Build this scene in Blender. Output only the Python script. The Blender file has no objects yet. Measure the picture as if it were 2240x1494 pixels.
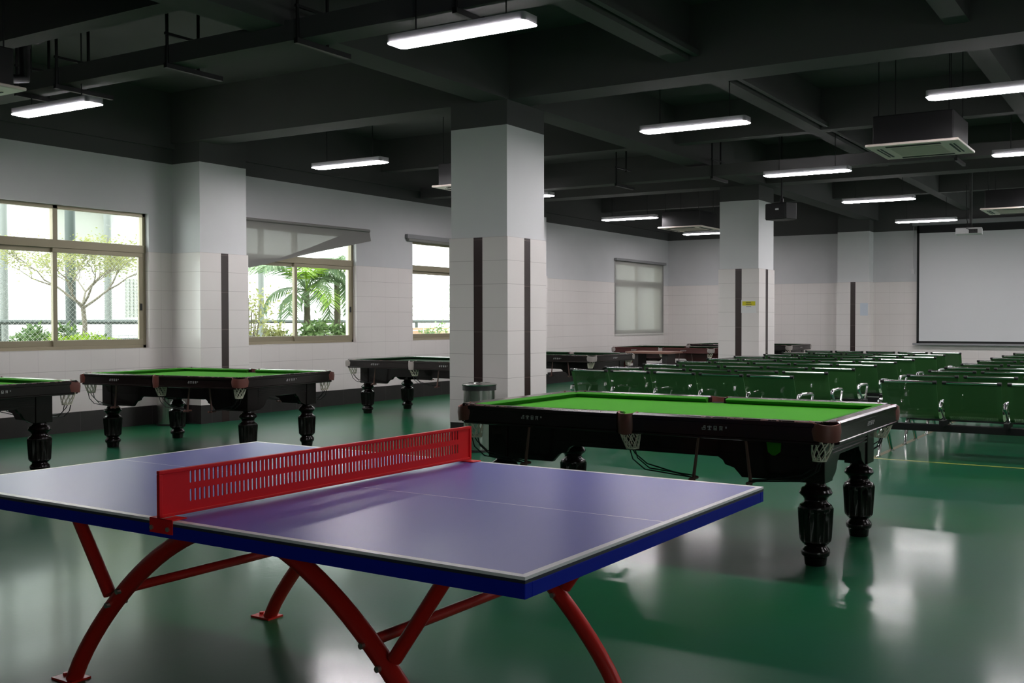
import bpy, bmesh, math, random
from math import pi, sin, cos, radians as rad
from mathutils import Vector, Matrix

random.seed(7)
SC = bpy.context.scene
COL = SC.collection

# ------------------------------------------------------------------ camera
F_PX, CX, CY = 2207.0, 1330.2, 742.6
CAM_YAW, CAM_PITCH = 0.51553, -0.01960
cam_d = bpy.data.cameras.new('camera')
cam = bpy.data.objects.new('camera', cam_d)
COL.objects.link(cam)
cam_d.sensor_width = 36.0
cam_d.lens = F_PX / 2240.0 * 36.0
cam_d.shift_x = (1120.0 - CX) / 2240.0
cam_d.shift_y = (CY - 747.0) / 2240.0
cam_d.clip_start = 0.05
cam_d.clip_end = 200
cam.location = (0, 0, 1.378)
cam.rotation_euler = (pi / 2 + CAM_PITCH, 0, CAM_YAW)
SC.camera = cam

# ------------------------------------------------------------------ view, world, daylight
SC.view_settings.view_transform = 'Standard'
SC.view_settings.look = 'None'
SC.view_settings.gamma = 1.0
SC.view_settings.use_curve_mapping = False
SC.view_settings.exposure = 1.0
SC.cycles.use_denoising = True
SC.cycles.max_bounces = 8
SC.cycles.transparent_max_bounces = 24
SKY = 3.2            # bright overcast sky
LAMP = 36.0          # radiance of the lamp diffusers
world = bpy.data.worlds.new('overcast_sky')
SC.world = world
world.use_nodes = True
wn = world.node_tree.nodes
wn['Background'].inputs[0].default_value = (0.96, 1.0, 0.99, 1)
wn['Background'].inputs[1].default_value = SKY


def portal(y0, y1, z0, z1, x=-12.2, sgn=-1):
    l = bpy.data.lights.new('window_portal', 'AREA')
    l.shape = 'RECTANGLE'
    l.size = z1 - z0
    l.size_y = y1 - y0
    l.cycles.is_portal = True
    o = bpy.data.objects.new('window_portal', l)
    COL.objects.link(o)
    o.location = (x, (y0 + y1) / 2, (z0 + z1) / 2)
    o.rotation_euler = (0, sgn * pi / 2, 0)


WINS = [(6.13, 8.58), (9.95, 12.42), (13.82, 16.27), (21.2, 23.7)]
WZ0, WZ1 = 1.01, 2.77
ADDED_WINS = [(-5.0, -2.0), (17.6, 20.4), (20.8, 23.6)]   # unseen, added across the hall to let in more daylight
XR = 7.5
for a, b in WINS:
    portal(a, b, WZ0, WZ1)
for a, b in ADDED_WINS:
    portal(a, b, WZ0, 3.1, XR + 0.35, 1)

# ------------------------------------------------------------------ materials


def mat(name, col, rough=0.5, metal=0.0, spec=0.5, coat=0.0, emit=None, es=0.0):
    m = bpy.data.materials.new(name)
    m.use_nodes = True
    b = m.node_tree.nodes['Principled BSDF']
    b.inputs['Base Color'].default_value = (*col, 1)
    b.inputs['Roughness'].default_value = rough
    b.inputs['Metallic'].default_value = metal
    b.inputs['Specular IOR Level'].default_value = spec
    b.inputs['Coat Weight'].default_value = coat
    b.inputs['Coat Roughness'].default_value = 0.08
    if emit:
        b.inputs['Emission Color'].default_value = (*emit, 1)
        b.inputs['Emission Strength'].default_value = es
    return m


class NT:
    """small helper for node graphs"""

    def __init__(s, m):
        s.m = m
        s.t = m.node_tree
        s.b = s.t.nodes['Principled BSDF']
        s.out = s.t.nodes['Material Output']

    def n(s, typ, **kw):
        x = s.t.nodes.new(typ)
        for k, v in kw.items():
            setattr(x, k, v)
        return x

    def l(s, a, b):
        s.t.links.new(a, b)

    def val(s, sock, v):
        if hasattr(v, 'links'):
            s.l(v, sock)
        else:
            sock.default_value = v

    def math(s, op, a, b=0.0, c=0.0):
        x = s.n('ShaderNodeMath', operation=op)
        s.val(x.inputs[0], a)
        s.val(x.inputs[1], b)
        if op in ('MULTIPLY_ADD', 'SMOOTH_MIN', 'COMPARE'):
            s.val(x.inputs[2], c)
        return x.outputs[0]

    def mix(s, f, a, b):
        x = s.n('ShaderNodeMix', data_type='RGBA')
        s.val(x.inputs[0], f)
        s.val(x.inputs[6], a if hasattr(a, 'links') else (*a, 1))
        s.val(x.inputs[7], b if hasattr(b, 'links') else (*b, 1))
        return x.outputs[2]

    def mixf(s, f, a, b):
        x = s.n('ShaderNodeMix', data_type='FLOAT')
        s.val(x.inputs[0], f)
        s.val(x.inputs[2], a)
        s.val(x.inputs[3], b)
        return x.outputs[0]

    def obj(s):
        x = s.n('ShaderNodeTexCoord')
        sp = s.n('ShaderNodeSeparateXYZ')
        s.l(x.outputs['Object'], sp.inputs[0])
        return x.outputs['Object'], sp.outputs[0], sp.outputs[1], sp.outputs[2]

    def noise(s, vec, scale, detail=3.0, rough=0.5, sc=(1, 1, 1)):
        mp = s.n('ShaderNodeMapping')
        mp.inputs['Scale'].default_value = sc
        s.l(vec, mp.inputs[0])
        x = s.n('ShaderNodeTexNoise')
        x.inputs['Scale'].default_value = scale
        x.inputs['Detail'].default_value = detail
        x.inputs['Roughness'].default_value = rough
        s.l(mp.outputs[0], x.inputs['Vector'])
        return x.outputs['Fac']

    def ramp(s, f, lo, hi):
        x = s.n('ShaderNodeMapRange')
        s.val(x.inputs[0], f)
        x.inputs[1].default_value = lo
        x.inputs[2].default_value = hi
        return x.outputs[0]

    def bump(s, h, strength, dist=0.002):
        x = s.n('ShaderNodeBump')
        x.inputs['Strength'].default_value = strength
        x.inputs['Distance'].default_value = dist
        s.l(h, x.inputs['Height'])
        s.l(x.outputs[0], s.b.inputs['Normal'])


def grout(g, coord, pitch, off, w):
    """1 on joints of width w every pitch"""
    a = g.math('ADD', coord, 1000.0 * pitch - off)
    a = g.math('MODULO', a, pitch)
    a = g.math('SUBTRACT', a, pitch / 2)
    a = g.math('ABSOLUTE', a)
    return g.math('GREATER_THAN', a, pitch / 2 - w / 2)


TILE_TOP, PAINT, PLINTH = 2.27, 3.462, 0.245
DARK = (0.082, 0.082, 0.082)


def make_wall_mat(name, axis, full=True):
    m = mat(name, (0.7, 0.7, 0.7), 0.6)
    g = NT(m)
    v, x, y, z = g.obj()
    h = (x, y)[axis]
    gz = grout(g, z, 0.253, PLINTH, 0.004)
    gh = grout(g, h, 0.335, 0.05, 0.003)
    gr = g.math('MAXIMUM', gz, g.math('MULTIPLY', gh, 0.6))
    nz = g.noise(v, 1.3, 3)
    tile = g.mix(nz, (0.70, 0.65, 0.63), (0.78, 0.74, 0.72))
    tile = g.mix(gr, tile, (0.46, 0.42, 0.41))
    pl = g.mix(g.noise(v, 2.2, 4), (0.54, 0.54, 0.555), (0.60, 0.60, 0.61))
    up = g.math('GREATER_THAN', z, TILE_TOP)
    dk = g.math('GREATER_THAN', z, PAINT)
    c = g.mix(up, tile, pl)
    c = g.mix(dk, c, DARK)
    g.l(c, g.b.inputs['Base Color'])
    g.l(g.mixf(up, 0.22, 0.75), g.b.inputs['Roughness'])
    g.l(g.mixf(up, 0.5, 0.25), g.b.inputs['Specular IOR Level'])
    hgt = g.math('SUBTRACT', g.math('MULTIPLY', g.noise(v, 60, 2), g.math('MULTIPLY', up, 0.3)), g.math('MULTIPLY', gr, g.math('SUBTRACT', 1.0, up)))
    g.bump(hgt, 0.35, 0.002)
    return m


M = {}
M['wall_y'] = make_wall_mat('tiled_wall_along_y', 1)
M['wall_x'] = make_wall_mat('tiled_wall_along_x', 0)

m = mat('pillar_paint', (0.7, 0.7, 0.7), 0.75, spec=0.25)
g = NT(m)
v, x, y, z = g.obj()
c = g.mix(g.math('GREATER_THAN', z, PAINT), g.mix(g.noise(v, 2.2, 4), (0.62, 0.625, 0.635), (0.68, 0.685, 0.69)), DARK)
g.l(c, g.b.inputs['Base Color'])
M['pillar'] = m

m = mat('cladding_tile', (0.74, 0.70, 0.68), 0.2)
g = NT(m)
v, x, y, z = g.obj()
gz = grout(g, z, 0.253, PLINTH, 0.004)
g.l(g.mix(gz, g.mix(g.noise(v, 1.5, 3), (0.72, 0.68, 0.66), (0.78, 0.74, 0.72)), (0.45, 0.41, 0.40)), g.b.inputs['Base Color'])
M['clad'] = m

m = mat('brown_tile', (0.035, 0.02, 0.018), 0.25)
g = NT(m)
v, x, y, z = g.obj()
g.l(g.mix(grout(g, z, 0.5, PLINTH, 0.006), (0.034, 0.020, 0.019), (0.10, 0.07, 0.065)), g.b.inputs['Base Color'])
M['brown'] = m
m = mat('plinth_tile', (0.02, 0.02, 0.022), 0.3)
g = NT(m)
v, x, y, z = g.obj()
gj = g.math('MAXIMUM', grout(g, x, 0.5, 0.1, 0.004), grout(g, y, 0.5, 0.1, 0.004))
g.l(g.mix(gj, g.mix(g.noise(v, 5, 4), (0.020, 0.017, 0.018), (0.038, 0.033, 0.032)), (0.09, 0.08, 0.075)), g.b.inputs['Base Color'])
M['plinth'] = m

m = mat('dark_ceiling_paint', DARK, 0.8, spec=0.2)
g = NT(m)
v, x, y, z = g.obj()
g.l(g.mix(g.noise(v, 1.1, 4), (0.078, 0.077, 0.077), (0.098, 0.096, 0.096)), g.b.inputs['Base Color'])
M['ceil'] = m

m = mat('green_epoxy_floor', (0.01, 0.12, 0.05), 0.4, spec=0.05, coat=0.45)
g = NT(m)
v, x, y, z = g.obj()
n1 = g.ramp(g.noise(v, 0.55, 4, 0.6), 0.35, 0.68)
n2 = g.noise(v, 3.0, 5, 0.6, (1.4, 0.6, 1))
c = g.mix(n1, (0.007, 0.083, 0.047), (0.006, 0.092, 0.025))
c = g.mix(g.math('MULTIPLY', n2, 0.35), c, (0.014, 0.10, 0.055))
scuff = g.math('GREATER_THAN', g.noise(v, 9.0, 8, 0.75, (1, 3, 1)), 0.735)
c = g.mix(g.math('MULTIPLY', scuff, 0.25), c, (0.10, 0.17, 0.14))
g.l(c, g.b.inputs['Base Color'])
g.l(g.math('MULTIPLY_ADD', g.noise(v, 2.3, 5, 0.6), 0.11, 0.075), g.b.inputs['Coat Roughness'])
h = g.math('ADD', g.math('MULTIPLY', g.noise(v, 2.2, 2), 0.5), g.math('MULTIPLY', g.noise(v, 34, 3, 0.6), 0.22))
g.bump(h, 0.16, 0.008)
g.l(g.b.inputs['Normal'].links[0].from_socket, g.b.inputs['Coat Normal'])
M['floor'] = m

M['yellow_line'] = mat('yellow_floor_paint', (0.32, 0.33, 0.05), 0.35)
M['tan_line'] = mat('tan_floor_tape', (0.11, 0.10, 0.045), 0.6, spec=0.2)

# window parts
M['alu'] = mat('tan_aluminium', (0.30, 0.26, 0.18), 0.4, 0.35)
M['alu_light'] = mat('pale_frame', (0.62, 0.60, 0.57), 0.45)
m = bpy.data.materials.new('window_glass')
m.use_nodes = True
t = m.node_tree
t.nodes.clear()
o_ = t.nodes.new('ShaderNodeOutputMaterial')
mx = t.nodes.new('ShaderNodeMixShader')
tr = t.nodes.new('ShaderNodeBsdfTransparent')
gl = t.nodes.new('ShaderNodeBsdfGlossy')
gl.inputs['Roughness'].default_value = 0.02
lw = t.nodes.new('ShaderNodeLayerWeight')
lw.inputs[0].default_value = 0.5
fr = t.nodes.new('ShaderNodeMath')
fr.operation = 'POWER'
fr.inputs[1].default_value = 4.0
t.links.new(lw.outputs['Facing'], fr.inputs[0])
tr.inputs[0].default_value = (0.95, 0.98, 0.96, 1)
t.links.new(fr.outputs[0], mx.inputs[0])
t.links.new(tr.outputs[0], mx.inputs[1])
t.links.new(gl.outputs[0], mx.inputs[2])
t.links.new(mx.outputs[0], o_.inputs[0])
M['glass'] = m


def pierced(name, base, hole_fn, rough=0.3, metal=0.0):
    """a thin sheet with real see-through holes where hole_fn gives 1"""
    m = mat(name, base, rough, metal)
    g = NT(m)
    v, x, y, z = g.obj()
    hole = hole_fn(g, x, y, z)
    tr = g.n('ShaderNodeBsdfTransparent')
    mx = g.n('ShaderNodeMixShader')
    g.l(hole, mx.inputs[0])
    g.l(g.b.outputs[0], mx.inputs[1])
    g.l(tr.outputs[0], mx.inputs[2])
    g.l(mx.outputs[0], g.out.inputs[0])
    return m


def diamond(g, x, y, z):
    a = g.math('MULTIPLY', g.math('ADD', y, z), 1.0)
    b = g.math('SUBTRACT', y, z)
    w = g.math('MAXIMUM', grout(g, a, 0.06, 0, 0.003), grout(g, b, 0.06, 0, 0.003))
    return g.math('SUBTRACT', 1.0, w)


M['mesh_screen'] = pierced('diamond_mesh_screen', (0.85, 0.86, 0.85), diamond, 0.5)


def holes(g, x, y, z):
    s = g.math('MAXIMUM', g.math('ABSOLUTE', g.math('SUBTRACT', x, 0.0)), 0.0)
    inside = g.math('LESS_THAN', s, 0.225)
    top = g.math('LESS_THAN', z, 0.755)
    fx = g.math('SINE', g.math('MULTIPLY', x, 2 * pi / 0.0085))
    fz = g.math('SINE', g.math('MULTIPLY', g.math('ADD', z, y), 2 * pi / 0.0085))
    h = g.math('GREATER_THAN', g.math('MULTIPLY', fx, fz), 0.12)
    return g.math('MULTIPLY', g.math('MULTIPLY', h, inside), top)


M['seat'] = pierced('green_perforated_steel', (0.040, 0.125, 0.036), holes, 0.32)

m = bpy.data.materials.new('blind_fabric')
m.use_nodes = True
t = m.node_tree
t.nodes.clear()
o_ = t.nodes.new('ShaderNodeOutputMaterial')
d_ = t.nodes.new('ShaderNodeBsdfDiffuse')
d_.inputs[0].default_value = (0.40, 0.39, 0.375, 1)
tl = t.nodes.new('ShaderNodeBsdfTranslucent')
tl.inputs[0].default_value = (0.42, 0.41, 0.38, 1)
tp = t.nodes.new('ShaderNodeBsdfTransparent')
m1 = t.nodes.new('ShaderNodeMixShader')
m1.inputs[0].default_value = 0.35
m2 = t.nodes.new('ShaderNodeMixShader')
m2.inputs[0].default_value = 0.13
t.links.new(d_.outputs[0], m1.inputs[1])
t.links.new(tl.outputs[0], m1.inputs[2])
t.links.new(m1.outputs[0], m2.inputs[1])
t.links.new(tp.outputs[0], m2.inputs[2])
t.links.new(m2.outputs[0], o_.inputs[0])
M['blind'] = m

# lamps, fittings
M['lamp'] = mat('lamp_diffuser', (0.9, 0.9, 0.9), 0.4, emit=(1.0, 0.945, 0.975), es=LAMP)
M['lamp_case'] = mat('lamp_housing', (0.34, 0.33, 0.35), 0.4)
M['black_steel'] = mat('black_painted_steel', (0.010, 0.010, 0.011), 0.45, spec=0.35)
M['grey_steel'] = mat('dark_grey_steel', (0.05, 0.052, 0.052), 0.6)
M['ac_white'] = mat('ac_panel_plastic', (0.95, 0.81, 0.74), 0.45)
M['ac_grille'] = mat('ac_grille_plastic', (0.66, 0.55, 0.49), 0.6)
M['ac_slot'] = mat('ac_slot_dark', (0.03, 0.03, 0.03), 0.6)
M['speaker_black'] = mat('speaker_black', (0.004, 0.004, 0.005), 0.5, spec=0.3)
M['white_plastic'] = mat('white_plastic', (0.62, 0.61, 0.62), 0.4)
M['badge'] = mat('badge_silver', (0.6, 0.6, 0.62), 0.3)
M['screen_white'] = mat('projection_fabric', (0.66, 0.66, 0.675), 0.85, spec=0.1)
M['screen_black'] = mat('screen_border', (0.008, 0.008, 0.009), 0.7)
M['screen_case'] = mat('screen_case', (0.24, 0.24, 0.25), 0.5)
M['paper'] = mat('white_paper', (0.70, 0.70, 0.70), 0.8)
M['paper_blue'] = mat('pale_blue_paper', (0.58, 0.63, 0.70), 0.8)
M['paper_yellow'] = mat('yellow_heading', (0.60, 0.55, 0.02), 0.8)
M['ink'] = mat('dark_ink', (0.05, 0.05, 0.05), 0.8)

# table tennis table
m = mat('blue_playing_surface', (0.06, 0.065, 0.26), 0.3, spec=0.45)
g = NT(m)
v, x, y, z = g.obj()
ax_ = g.math('ABSOLUTE', x)
ay_ = g.math('ABSOLUTE', y)
ln = g.math('MAXIMUM', g.math('GREATER_THAN', ax_, 1.37 - 0.022), g.math('GREATER_THAN', ay_, 0.7625 - 0.022))
cl = g.math('MULTIPLY', g.math('LESS_THAN', ay_, 0.0016), g.math('GREATER_THAN', ax_, 0.0))
seam = g.math('LESS_THAN', ax_, 0.0015)
c = g.mix(g.noise(v, 3, 4), (0.11, 0.125, 0.54), (0.125, 0.135, 0.57))
c = g.mix(g.math('MAXIMUM', ln, cl), c, (0.96, 0.97, 1.0))
c = g.mix(seam, c, (0.01, 0.01, 0.03))
g.l(c, g.b.inputs['Base Color'])
g.bump(g.noise(v, 240, 2), 0.05, 0.001)
M['tt_top'] = m
M['tt_blue'] = mat('blue_table_rim', (0.006, 0.020, 0.42), 0.5, spec=0.12)
M['tt_dark'] = mat('dark_table_edge', (0.03, 0.034, 0.06), 0.45)
M['red_net'] = mat('red_enamel_net', (0.80, 0.010, 0.014), 0.45, spec=0.3)
M['red_leg'] = mat('dark_red_enamel', (0.50, 0.018, 0.012), 0.35, spec=0.35)
M['bolt'] = mat('steel_bolt', (0.55, 0.54, 0.5), 0.3, 0.9)

# pool tables
m = mat('dark_stained_wood', (0.012, 0.007, 0.006), 0.2, spec=0.35)
g = NT(m)
v, x, y, z = g.obj()
nz = g.noise(v, 7.0, 5, 0.6, (0.5, 2, 2))
g.l(g.mix(nz, (0.004, 0.003, 0.003), (0.010, 0.006, 0.0055)), g.b.inputs['Base Color'])
M['wood'] = m
m = mat('worn_rail_wood', (0.03, 0.012, 0.010), 0.2)
g = NT(m)
v, x, y, z = g.obj()
nz = g.noise(v, 5.0, 5, 0.6, (0.5, 2, 2))
wear = g.math('MULTIPLY', g.math('GREATER_THAN', z, 0.826), g.math('GREATER_THAN', g.noise(v, 16, 5, 0.7), 0.54))
c = g.mix(nz, (0.005, 0.004, 0.004), (0.014, 0.007, 0.0065))
g.l(g.mix(wear, c, (0.13, 0.08, 0.07)), g.b.inputs['Base Color'])
M['rail'] = m
m = mat('red_brown_wood', (0.07, 0.012, 0.012), 0.25)
g = NT(m)
v, x, y, z = g.obj()
g.l(g.mix(g.noise(v, 7.0, 5, 0.6, (0.5, 2, 2)), (0.045, 0.010, 0.010), (0.085, 0.018, 0.016)), g.b.inputs['Base Color'])
M['red_wood'] = m
m = mat('green_baize', (0.10, 0.42, 0.04), 0.9, spec=0.1)
g = NT(m)
v, x, y, z = g.obj()
g.l(g.mix(g.noise(v, 2.0, 4), (0.040, 0.25, 0.008), (0.054, 0.29, 0.012)), g.b.inputs['Base Color'])
g.b.inputs['Sheen Weight'].default_value = 0.03
g.bump(g.noise(v, 500, 2), 0.1, 0.001)
M['cloth'] = m
M['cloth_shaded'] = mat('shaded_green_baize', (0.008, 0.034, 0.012), 0.85, spec=0.1)  # baize of the far tables, darkened to hold the shade on their cushions
M['cushion'] = mat('green_cushion_cloth', (0.038, 0.20, 0.016), 0.85, spec=0.1)
M['leather'] = mat('brown_leather', (0.17, 0.052, 0.040), 0.45)
M['leather_pale'] = mat('worn_pale_leather', (0.34, 0.30, 0.28), 0.6)
M['string'] = mat('white_net_cord', (0.74, 0.70, 0.58), 0.8)
M['hole'] = mat('pocket_shade', (0.004, 0.004, 0.004), 0.9)
M['strap'] = mat('brown_strap', (0.13, 0.06, 0.05), 0.5)
M['letter'] = mat('silver_lettering', (0.42, 0.42, 0.42), 0.5)

M['chrome'] = mat('chrome', (0.75, 0.75, 0.74), 0.12, 1.0)
M['steel'] = mat('brushed_steel', (0.55, 0.55, 0.52), 0.22, 1.0)
M['bin_band'] = mat('black_lid_band', (0.02, 0.02, 0.02), 0.4)
M['desk_top'] = mat('red_brown_laminate', (0.26, 0.12, 0.09), 0.3)
M['desk_leg'] = mat('dark_desk_leg', (0.02, 0.012, 0.012), 0.4)

# outdoors
M['facade'] = mat('white_render', (0.80, 0.81, 0.80), 0.9)
M['facade_grey'] = mat('grey_render', (0.50, 0.52, 0.50), 0.9)
M['facade_pink'] = mat('pale_pink_render', (0.62, 0.50, 0.46), 0.9)
M['pane_out'] = mat('grey_shutter', (0.26, 0.27, 0.24), 0.5)
M['paving'] = mat('pale_paving', (0.55, 0.56, 0.54), 0.9)
M['green_steel'] = mat('grey_green_steel', (0.045, 0.06, 0.055), 0.5)
M['grey_post'] = mat('grey_post', (0.16, 0.175, 0.165), 0.5)
m = mat('garden_brick', (0.40, 0.41, 0.40), 0.9)
g = NT(m)
v, x, y, z = g.obj()
row = g.math('FLOOR', g.math('DIVIDE', g.math('ADD', z, 10.0), 0.07))
off = g.math('MULTIPLY', g.math('MODULO', row, 2.0), 0.11)
gj = g.math('MAXIMUM', grout(g, z, 0.07, 0, 0.012), grout(g, g.math('ADD', y, off), 0.22, 0, 0.012))
g.l(g.mix(gj, (0.58, 0.59, 0.57), (0.16, 0.17, 0.18)), g.b.inputs['Base Color'])
M['brick'] = m
m = mat('red_planter_brick', (0.40, 0.41, 0.40), 0.9)
g = NT(m)
v, x, y, z = g.obj()
row = g.math('FLOOR', g.math('DIVIDE', g.math('ADD', z, 10.0), 0.16))
off = g.math('MULTIPLY', g.math('MODULO', row, 2.0), 0.25)
gj = g.math('MAXIMUM', grout(g, z, 0.16, 0, 0.03), grout(g, g.math('ADD', y, off), 0.5, 0, 0.03))
g.l(g.mix(gj, (0.55, 0.33, 0.22), (0.75, 0.72, 0.68)), g.b.inputs['Base Color'])
M['brick_red'] = m
M['bark'] = mat('grey_brown_bark', (0.17, 0.15, 0.115), 0.9)
M['bark_pale'] = mat('pale_twigs', (0.35, 0.33, 0.29), 0.9)
M['soil'] = mat('soil', (0.12, 0.10, 0.07), 0.95)


def leaf(name, a, b, tl=0.4):
    m = bpy.data.materials.new(name)
    m.use_nodes = True
    t = m.node_tree
    p = t.nodes['Principled BSDF']
    oi = t.nodes.new('ShaderNodeNewGeometry')
    mx = t.nodes.new('ShaderNodeMix')
    mx.data_type = 'RGBA'
    mx.inputs[6].default_value = (*a, 1)
    mx.inputs[7].default_value = (*b, 1)
    t.links.new(oi.outputs['Random Per Island'], mx.inputs[0])
    t.links.new(mx.outputs[2], p.inputs['Base Color'])
    p.inputs['Roughness'].default_value = 0.5
    tr = t.nodes.new('ShaderNodeBsdfTranslucent')
    t.links.new(mx.outputs[2], tr.inputs[0])
    ms = t.nodes.new('ShaderNodeMixShader')
    ms.inputs[0].default_value = tl
    t.links.new(p.outputs[0], ms.inputs[1])
    t.links.new(tr.outputs[0], ms.inputs[2])
    t.links.new(ms.outputs[0], t.nodes['Material Output'].inputs[0])
    return m


M['leaf_pale'] = leaf('pale_yellow_leaves', (0.20, 0.23, 0.06), (0.36, 0.36, 0.15))
M['leaf_green'] = leaf('green_shrub_leaves', (0.045, 0.10, 0.03), (0.13, 0.21, 0.065))
M['leaf_lime'] = leaf('lime_hedge_leaves', (0.16, 0.28, 0.006), (0.26, 0.38, 0.012))
M['leaf_palm'] = leaf('palm_leaflets', (0.085, 0.16, 0.07), (0.19, 0.26, 0.13))
M['leaf_palm_lime'] = leaf('young_palm_leaflets', (0.20, 0.36, 0.03), (0.28, 0.42, 0.06))
M['leaf_soft'] = leaf('soft_green_leaves', (0.11, 0.19, 0.07), (0.20, 0.29, 0.11))
M['leaf_misty'] = leaf('haze_paled_leaves', (0.55, 0.62, 0.48), (0.72, 0.76, 0.66))  # leaf colour paled to carry the distant haze

# ------------------------------------------------------------------ mesh builder


class MB:
    def __init__(s):
        s.v = []
        s.f = []

    def quad(s, *pts):
        n = len(s.v)
        s.v += [tuple(p) for p in pts]
        s.f.append(tuple(range(n, n + len(pts))))
        return s

    def box(s, x0, x1, y0, y1, z0, z1, mtx=None):
        n = len(s.v)
        ps = [(x, y, z) for z in (z0, z1) for y in (y0, y1) for x in (x0, x1)]
        if mtx is not None:
            ps = [tuple(mtx @ Vector(p)) for p in ps]
        s.v += ps
        for q in ((0, 2, 3, 1), (4, 5, 7, 6), (0, 1, 5, 4), (2, 6, 7, 3), (0, 4, 6, 2), (1, 3, 7, 5)):
            s.f.append(tuple(n + i for i in q))
        return s

    def prism(s, poly, axis, a0, a1):
        """poly in the two other axes (in xyz order), extruded along axis"""
        n = len(s.v)
        k = len(poly)
        for a in (a0, a1):
            for p in poly:
                q = list(p)
                q.insert(axis, a)
                s.v.append(tuple(q))
        s.f.append(tuple(n + i for i in range(k))[::-1])
        s.f.append(tuple(n + k + i for i in range(k)))
        for i in range(k):
            j = (i + 1) % k
            s.f.append((n + i, n + j, n + k + j, n + k + i))
        return s

    def tube(s, pts, r, n=8, cap=True):
        pts = [Vector(p) for p in pts]
        rs = r if isinstance(r, (list, tuple)) else [r] * len(pts)
        base = len(s.v)
        up = None
        for i, p in enumerate(pts):
            if i == 0:
                d = pts[1] - pts[0]
            elif i == len(pts) - 1:
                d = pts[-1] - pts[-2]
            else:
                d = (pts[i + 1] - pts[i]).normalized() + (pts[i] - pts[i - 1]).normalized()
            d.normalize()
            if up is None:
                up = Vector((0, 0, 1)) if abs(d.z) < 0.9 else Vector((1, 0, 0))
            a = up - d * up.dot(d)
            if a.length < 1e-5:
                a = Vector((0, 1, 0)) - d * d.y
            a.normalize()
            up = a
            b = d.cross(a)
            for k in range(n):
                t = 2 * pi * k / n
                s.v.append(tuple(p + (a * cos(t) + b * sin(t)) * rs[i]))
        for i in range(len(pts) - 1):
            for k in range(n):
                k2 = (k + 1) % n
                s.f.append((base + i * n + k, base + i * n + k2, base + (i + 1) * n + k2, base + (i + 1) * n + k))
        if cap:
            s.f.append(tuple(base + k for k in range(n))[::-1])
            e = base + (len(pts) - 1) * n
            s.f.append(tuple(e + k for k in range(n)))
        return s

    def lathe(s, prof, n=24, c=(0, 0, 0), flute=None):
        base = len(s.v)
        for i, (r, z) in enumerate(prof):
            for k in range(n):
                t = 2 * pi * k / n
                rr = r
                if flute and flute[0] <= z <= flute[1] and k % 2:
                    rr = r * 0.87
                s.v.append((c[0] + rr * cos(t), c[1] + rr * sin(t), c[2] + z))
        for i in range(len(prof) - 1):
            for k in range(n):
                k2 = (k + 1) % n
                s.f.append((base + i * n + k, base + i * n + k2, base + (i + 1) * n + k2, base + (i + 1) * n + k))
        s.f.append(tuple(base + k for k in range(n))[::-1])
        e = base + (len(prof) - 1) * n
        s.f.append(tuple(e + k for k in range(n)))
        return s

    def sheet(s, prof, x0, x1, t=0.004, nx=1):
        """thick sheet: profile in (y,z) swept along x"""
        P = [Vector((0, a, b)) for a, b in prof]
        off = []
        for i, p in enumerate(P):
            d = (P[min(i + 1, len(P) - 1)] - P[max(i - 1, 0)]).normalized()
            off.append(Vector((0, -d.z, d.y)) * t)
        poly = [(p.y, p.z) for p in P] + [(p.y + o.y, p.z + o.z) for p, o in zip(P[::-1], off[::-1])]
        return s.prism_strip(P, off, x0, x1)

    def prism_strip(s, P, off, x0, x1):
        n = len(s.v)
        k = len(P)
        for x in (x0, x1):
            for p in P:
                s.v.append((x, p.y, p.z))
            for p, o in zip(P, off):
                s.v.append((x, p.y + o.y, p.z + o.z))
        A, B, C, D = n, n + k, n + 2 * k, n + 3 * k
        for i in range(k - 1):
            s.f.append((A + i, C + i, C + i + 1, A + i + 1))
            s.f.append((B + i, B + i + 1, D + i + 1, D + i))
            s.f.append((A + i, A + i + 1, B + i + 1, B + i))
            s.f.append((C + i, D + i, D + i + 1, C + i + 1))
        for i in (0, k - 1):
            s.f.append((A + i, B + i, D + i, C + i))
        return s

    def build(s, name, m, parent=None, smooth=None, bevel=0.0, loc=None):
        me = bpy.data.meshes.new(name)
        me.from_pydata(s.v, [], s.f)
        bm = bmesh.new()
        bm.from_mesh(me)
        bmesh.ops.recalc_face_normals(bm, faces=bm.faces)
        bm.to_mesh(me)
        bm.free()
        me.materials.append(m if not isinstance(m, str) else M[m])
        if smooth:
            me.shade_smooth()
            me.set_sharp_from_angle(angle=rad(smooth))
        o = bpy.data.objects.new(name, me)
        COL.objects.link(o)
        if parent is not None:
            o.parent = parent
        if loc is not None:
            o.location = loc
        if bevel:
            b = o.modifiers.new('soft_edges', 'BEVEL')
            b.width = bevel
            b.segments = 2
            b.limit_method = 'ANGLE'
            b.angle_limit = rad(40)
        return o


def tag(o, label=None, cat=None, group=None, kind=None):
    if label:
        o['label'] = label
    if cat:
        o['category'] = cat
    if group:
        o['group'] = group
    if kind:
        o['kind'] = kind
    return o


def thing(name, label, cat, loc=(0, 0, 0), rz=0.0, group=None):
    o = bpy.data.objects.new(name, None)
    o.empty_display_size = 0.1
    COL.objects.link(o)
    o.location = loc
    o.rotation_euler = (0, 0, rz)
    return tag(o, label, cat, group)


def dup(root, loc, rz=0.0, label=None, group=None, scale=None):
    def cp(o, parent):
        c = o.copy()
        COL.objects.link(c)
        if parent is not None:
            c.parent = parent
        for ch in list(o.children):
            cp(ch, c)
        return c
    r = cp(root, None)
    r.location = loc
    r.rotation_euler = (0, 0, rz)
    if label:
        r['label'] = label
    if group:
        r['group'] = group
    if scale:
        r.scale = scale
    return r


def struct(o, label=None):
    o['kind'] = 'structure'
    if label:
        o['label'] = label
    return o


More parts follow.
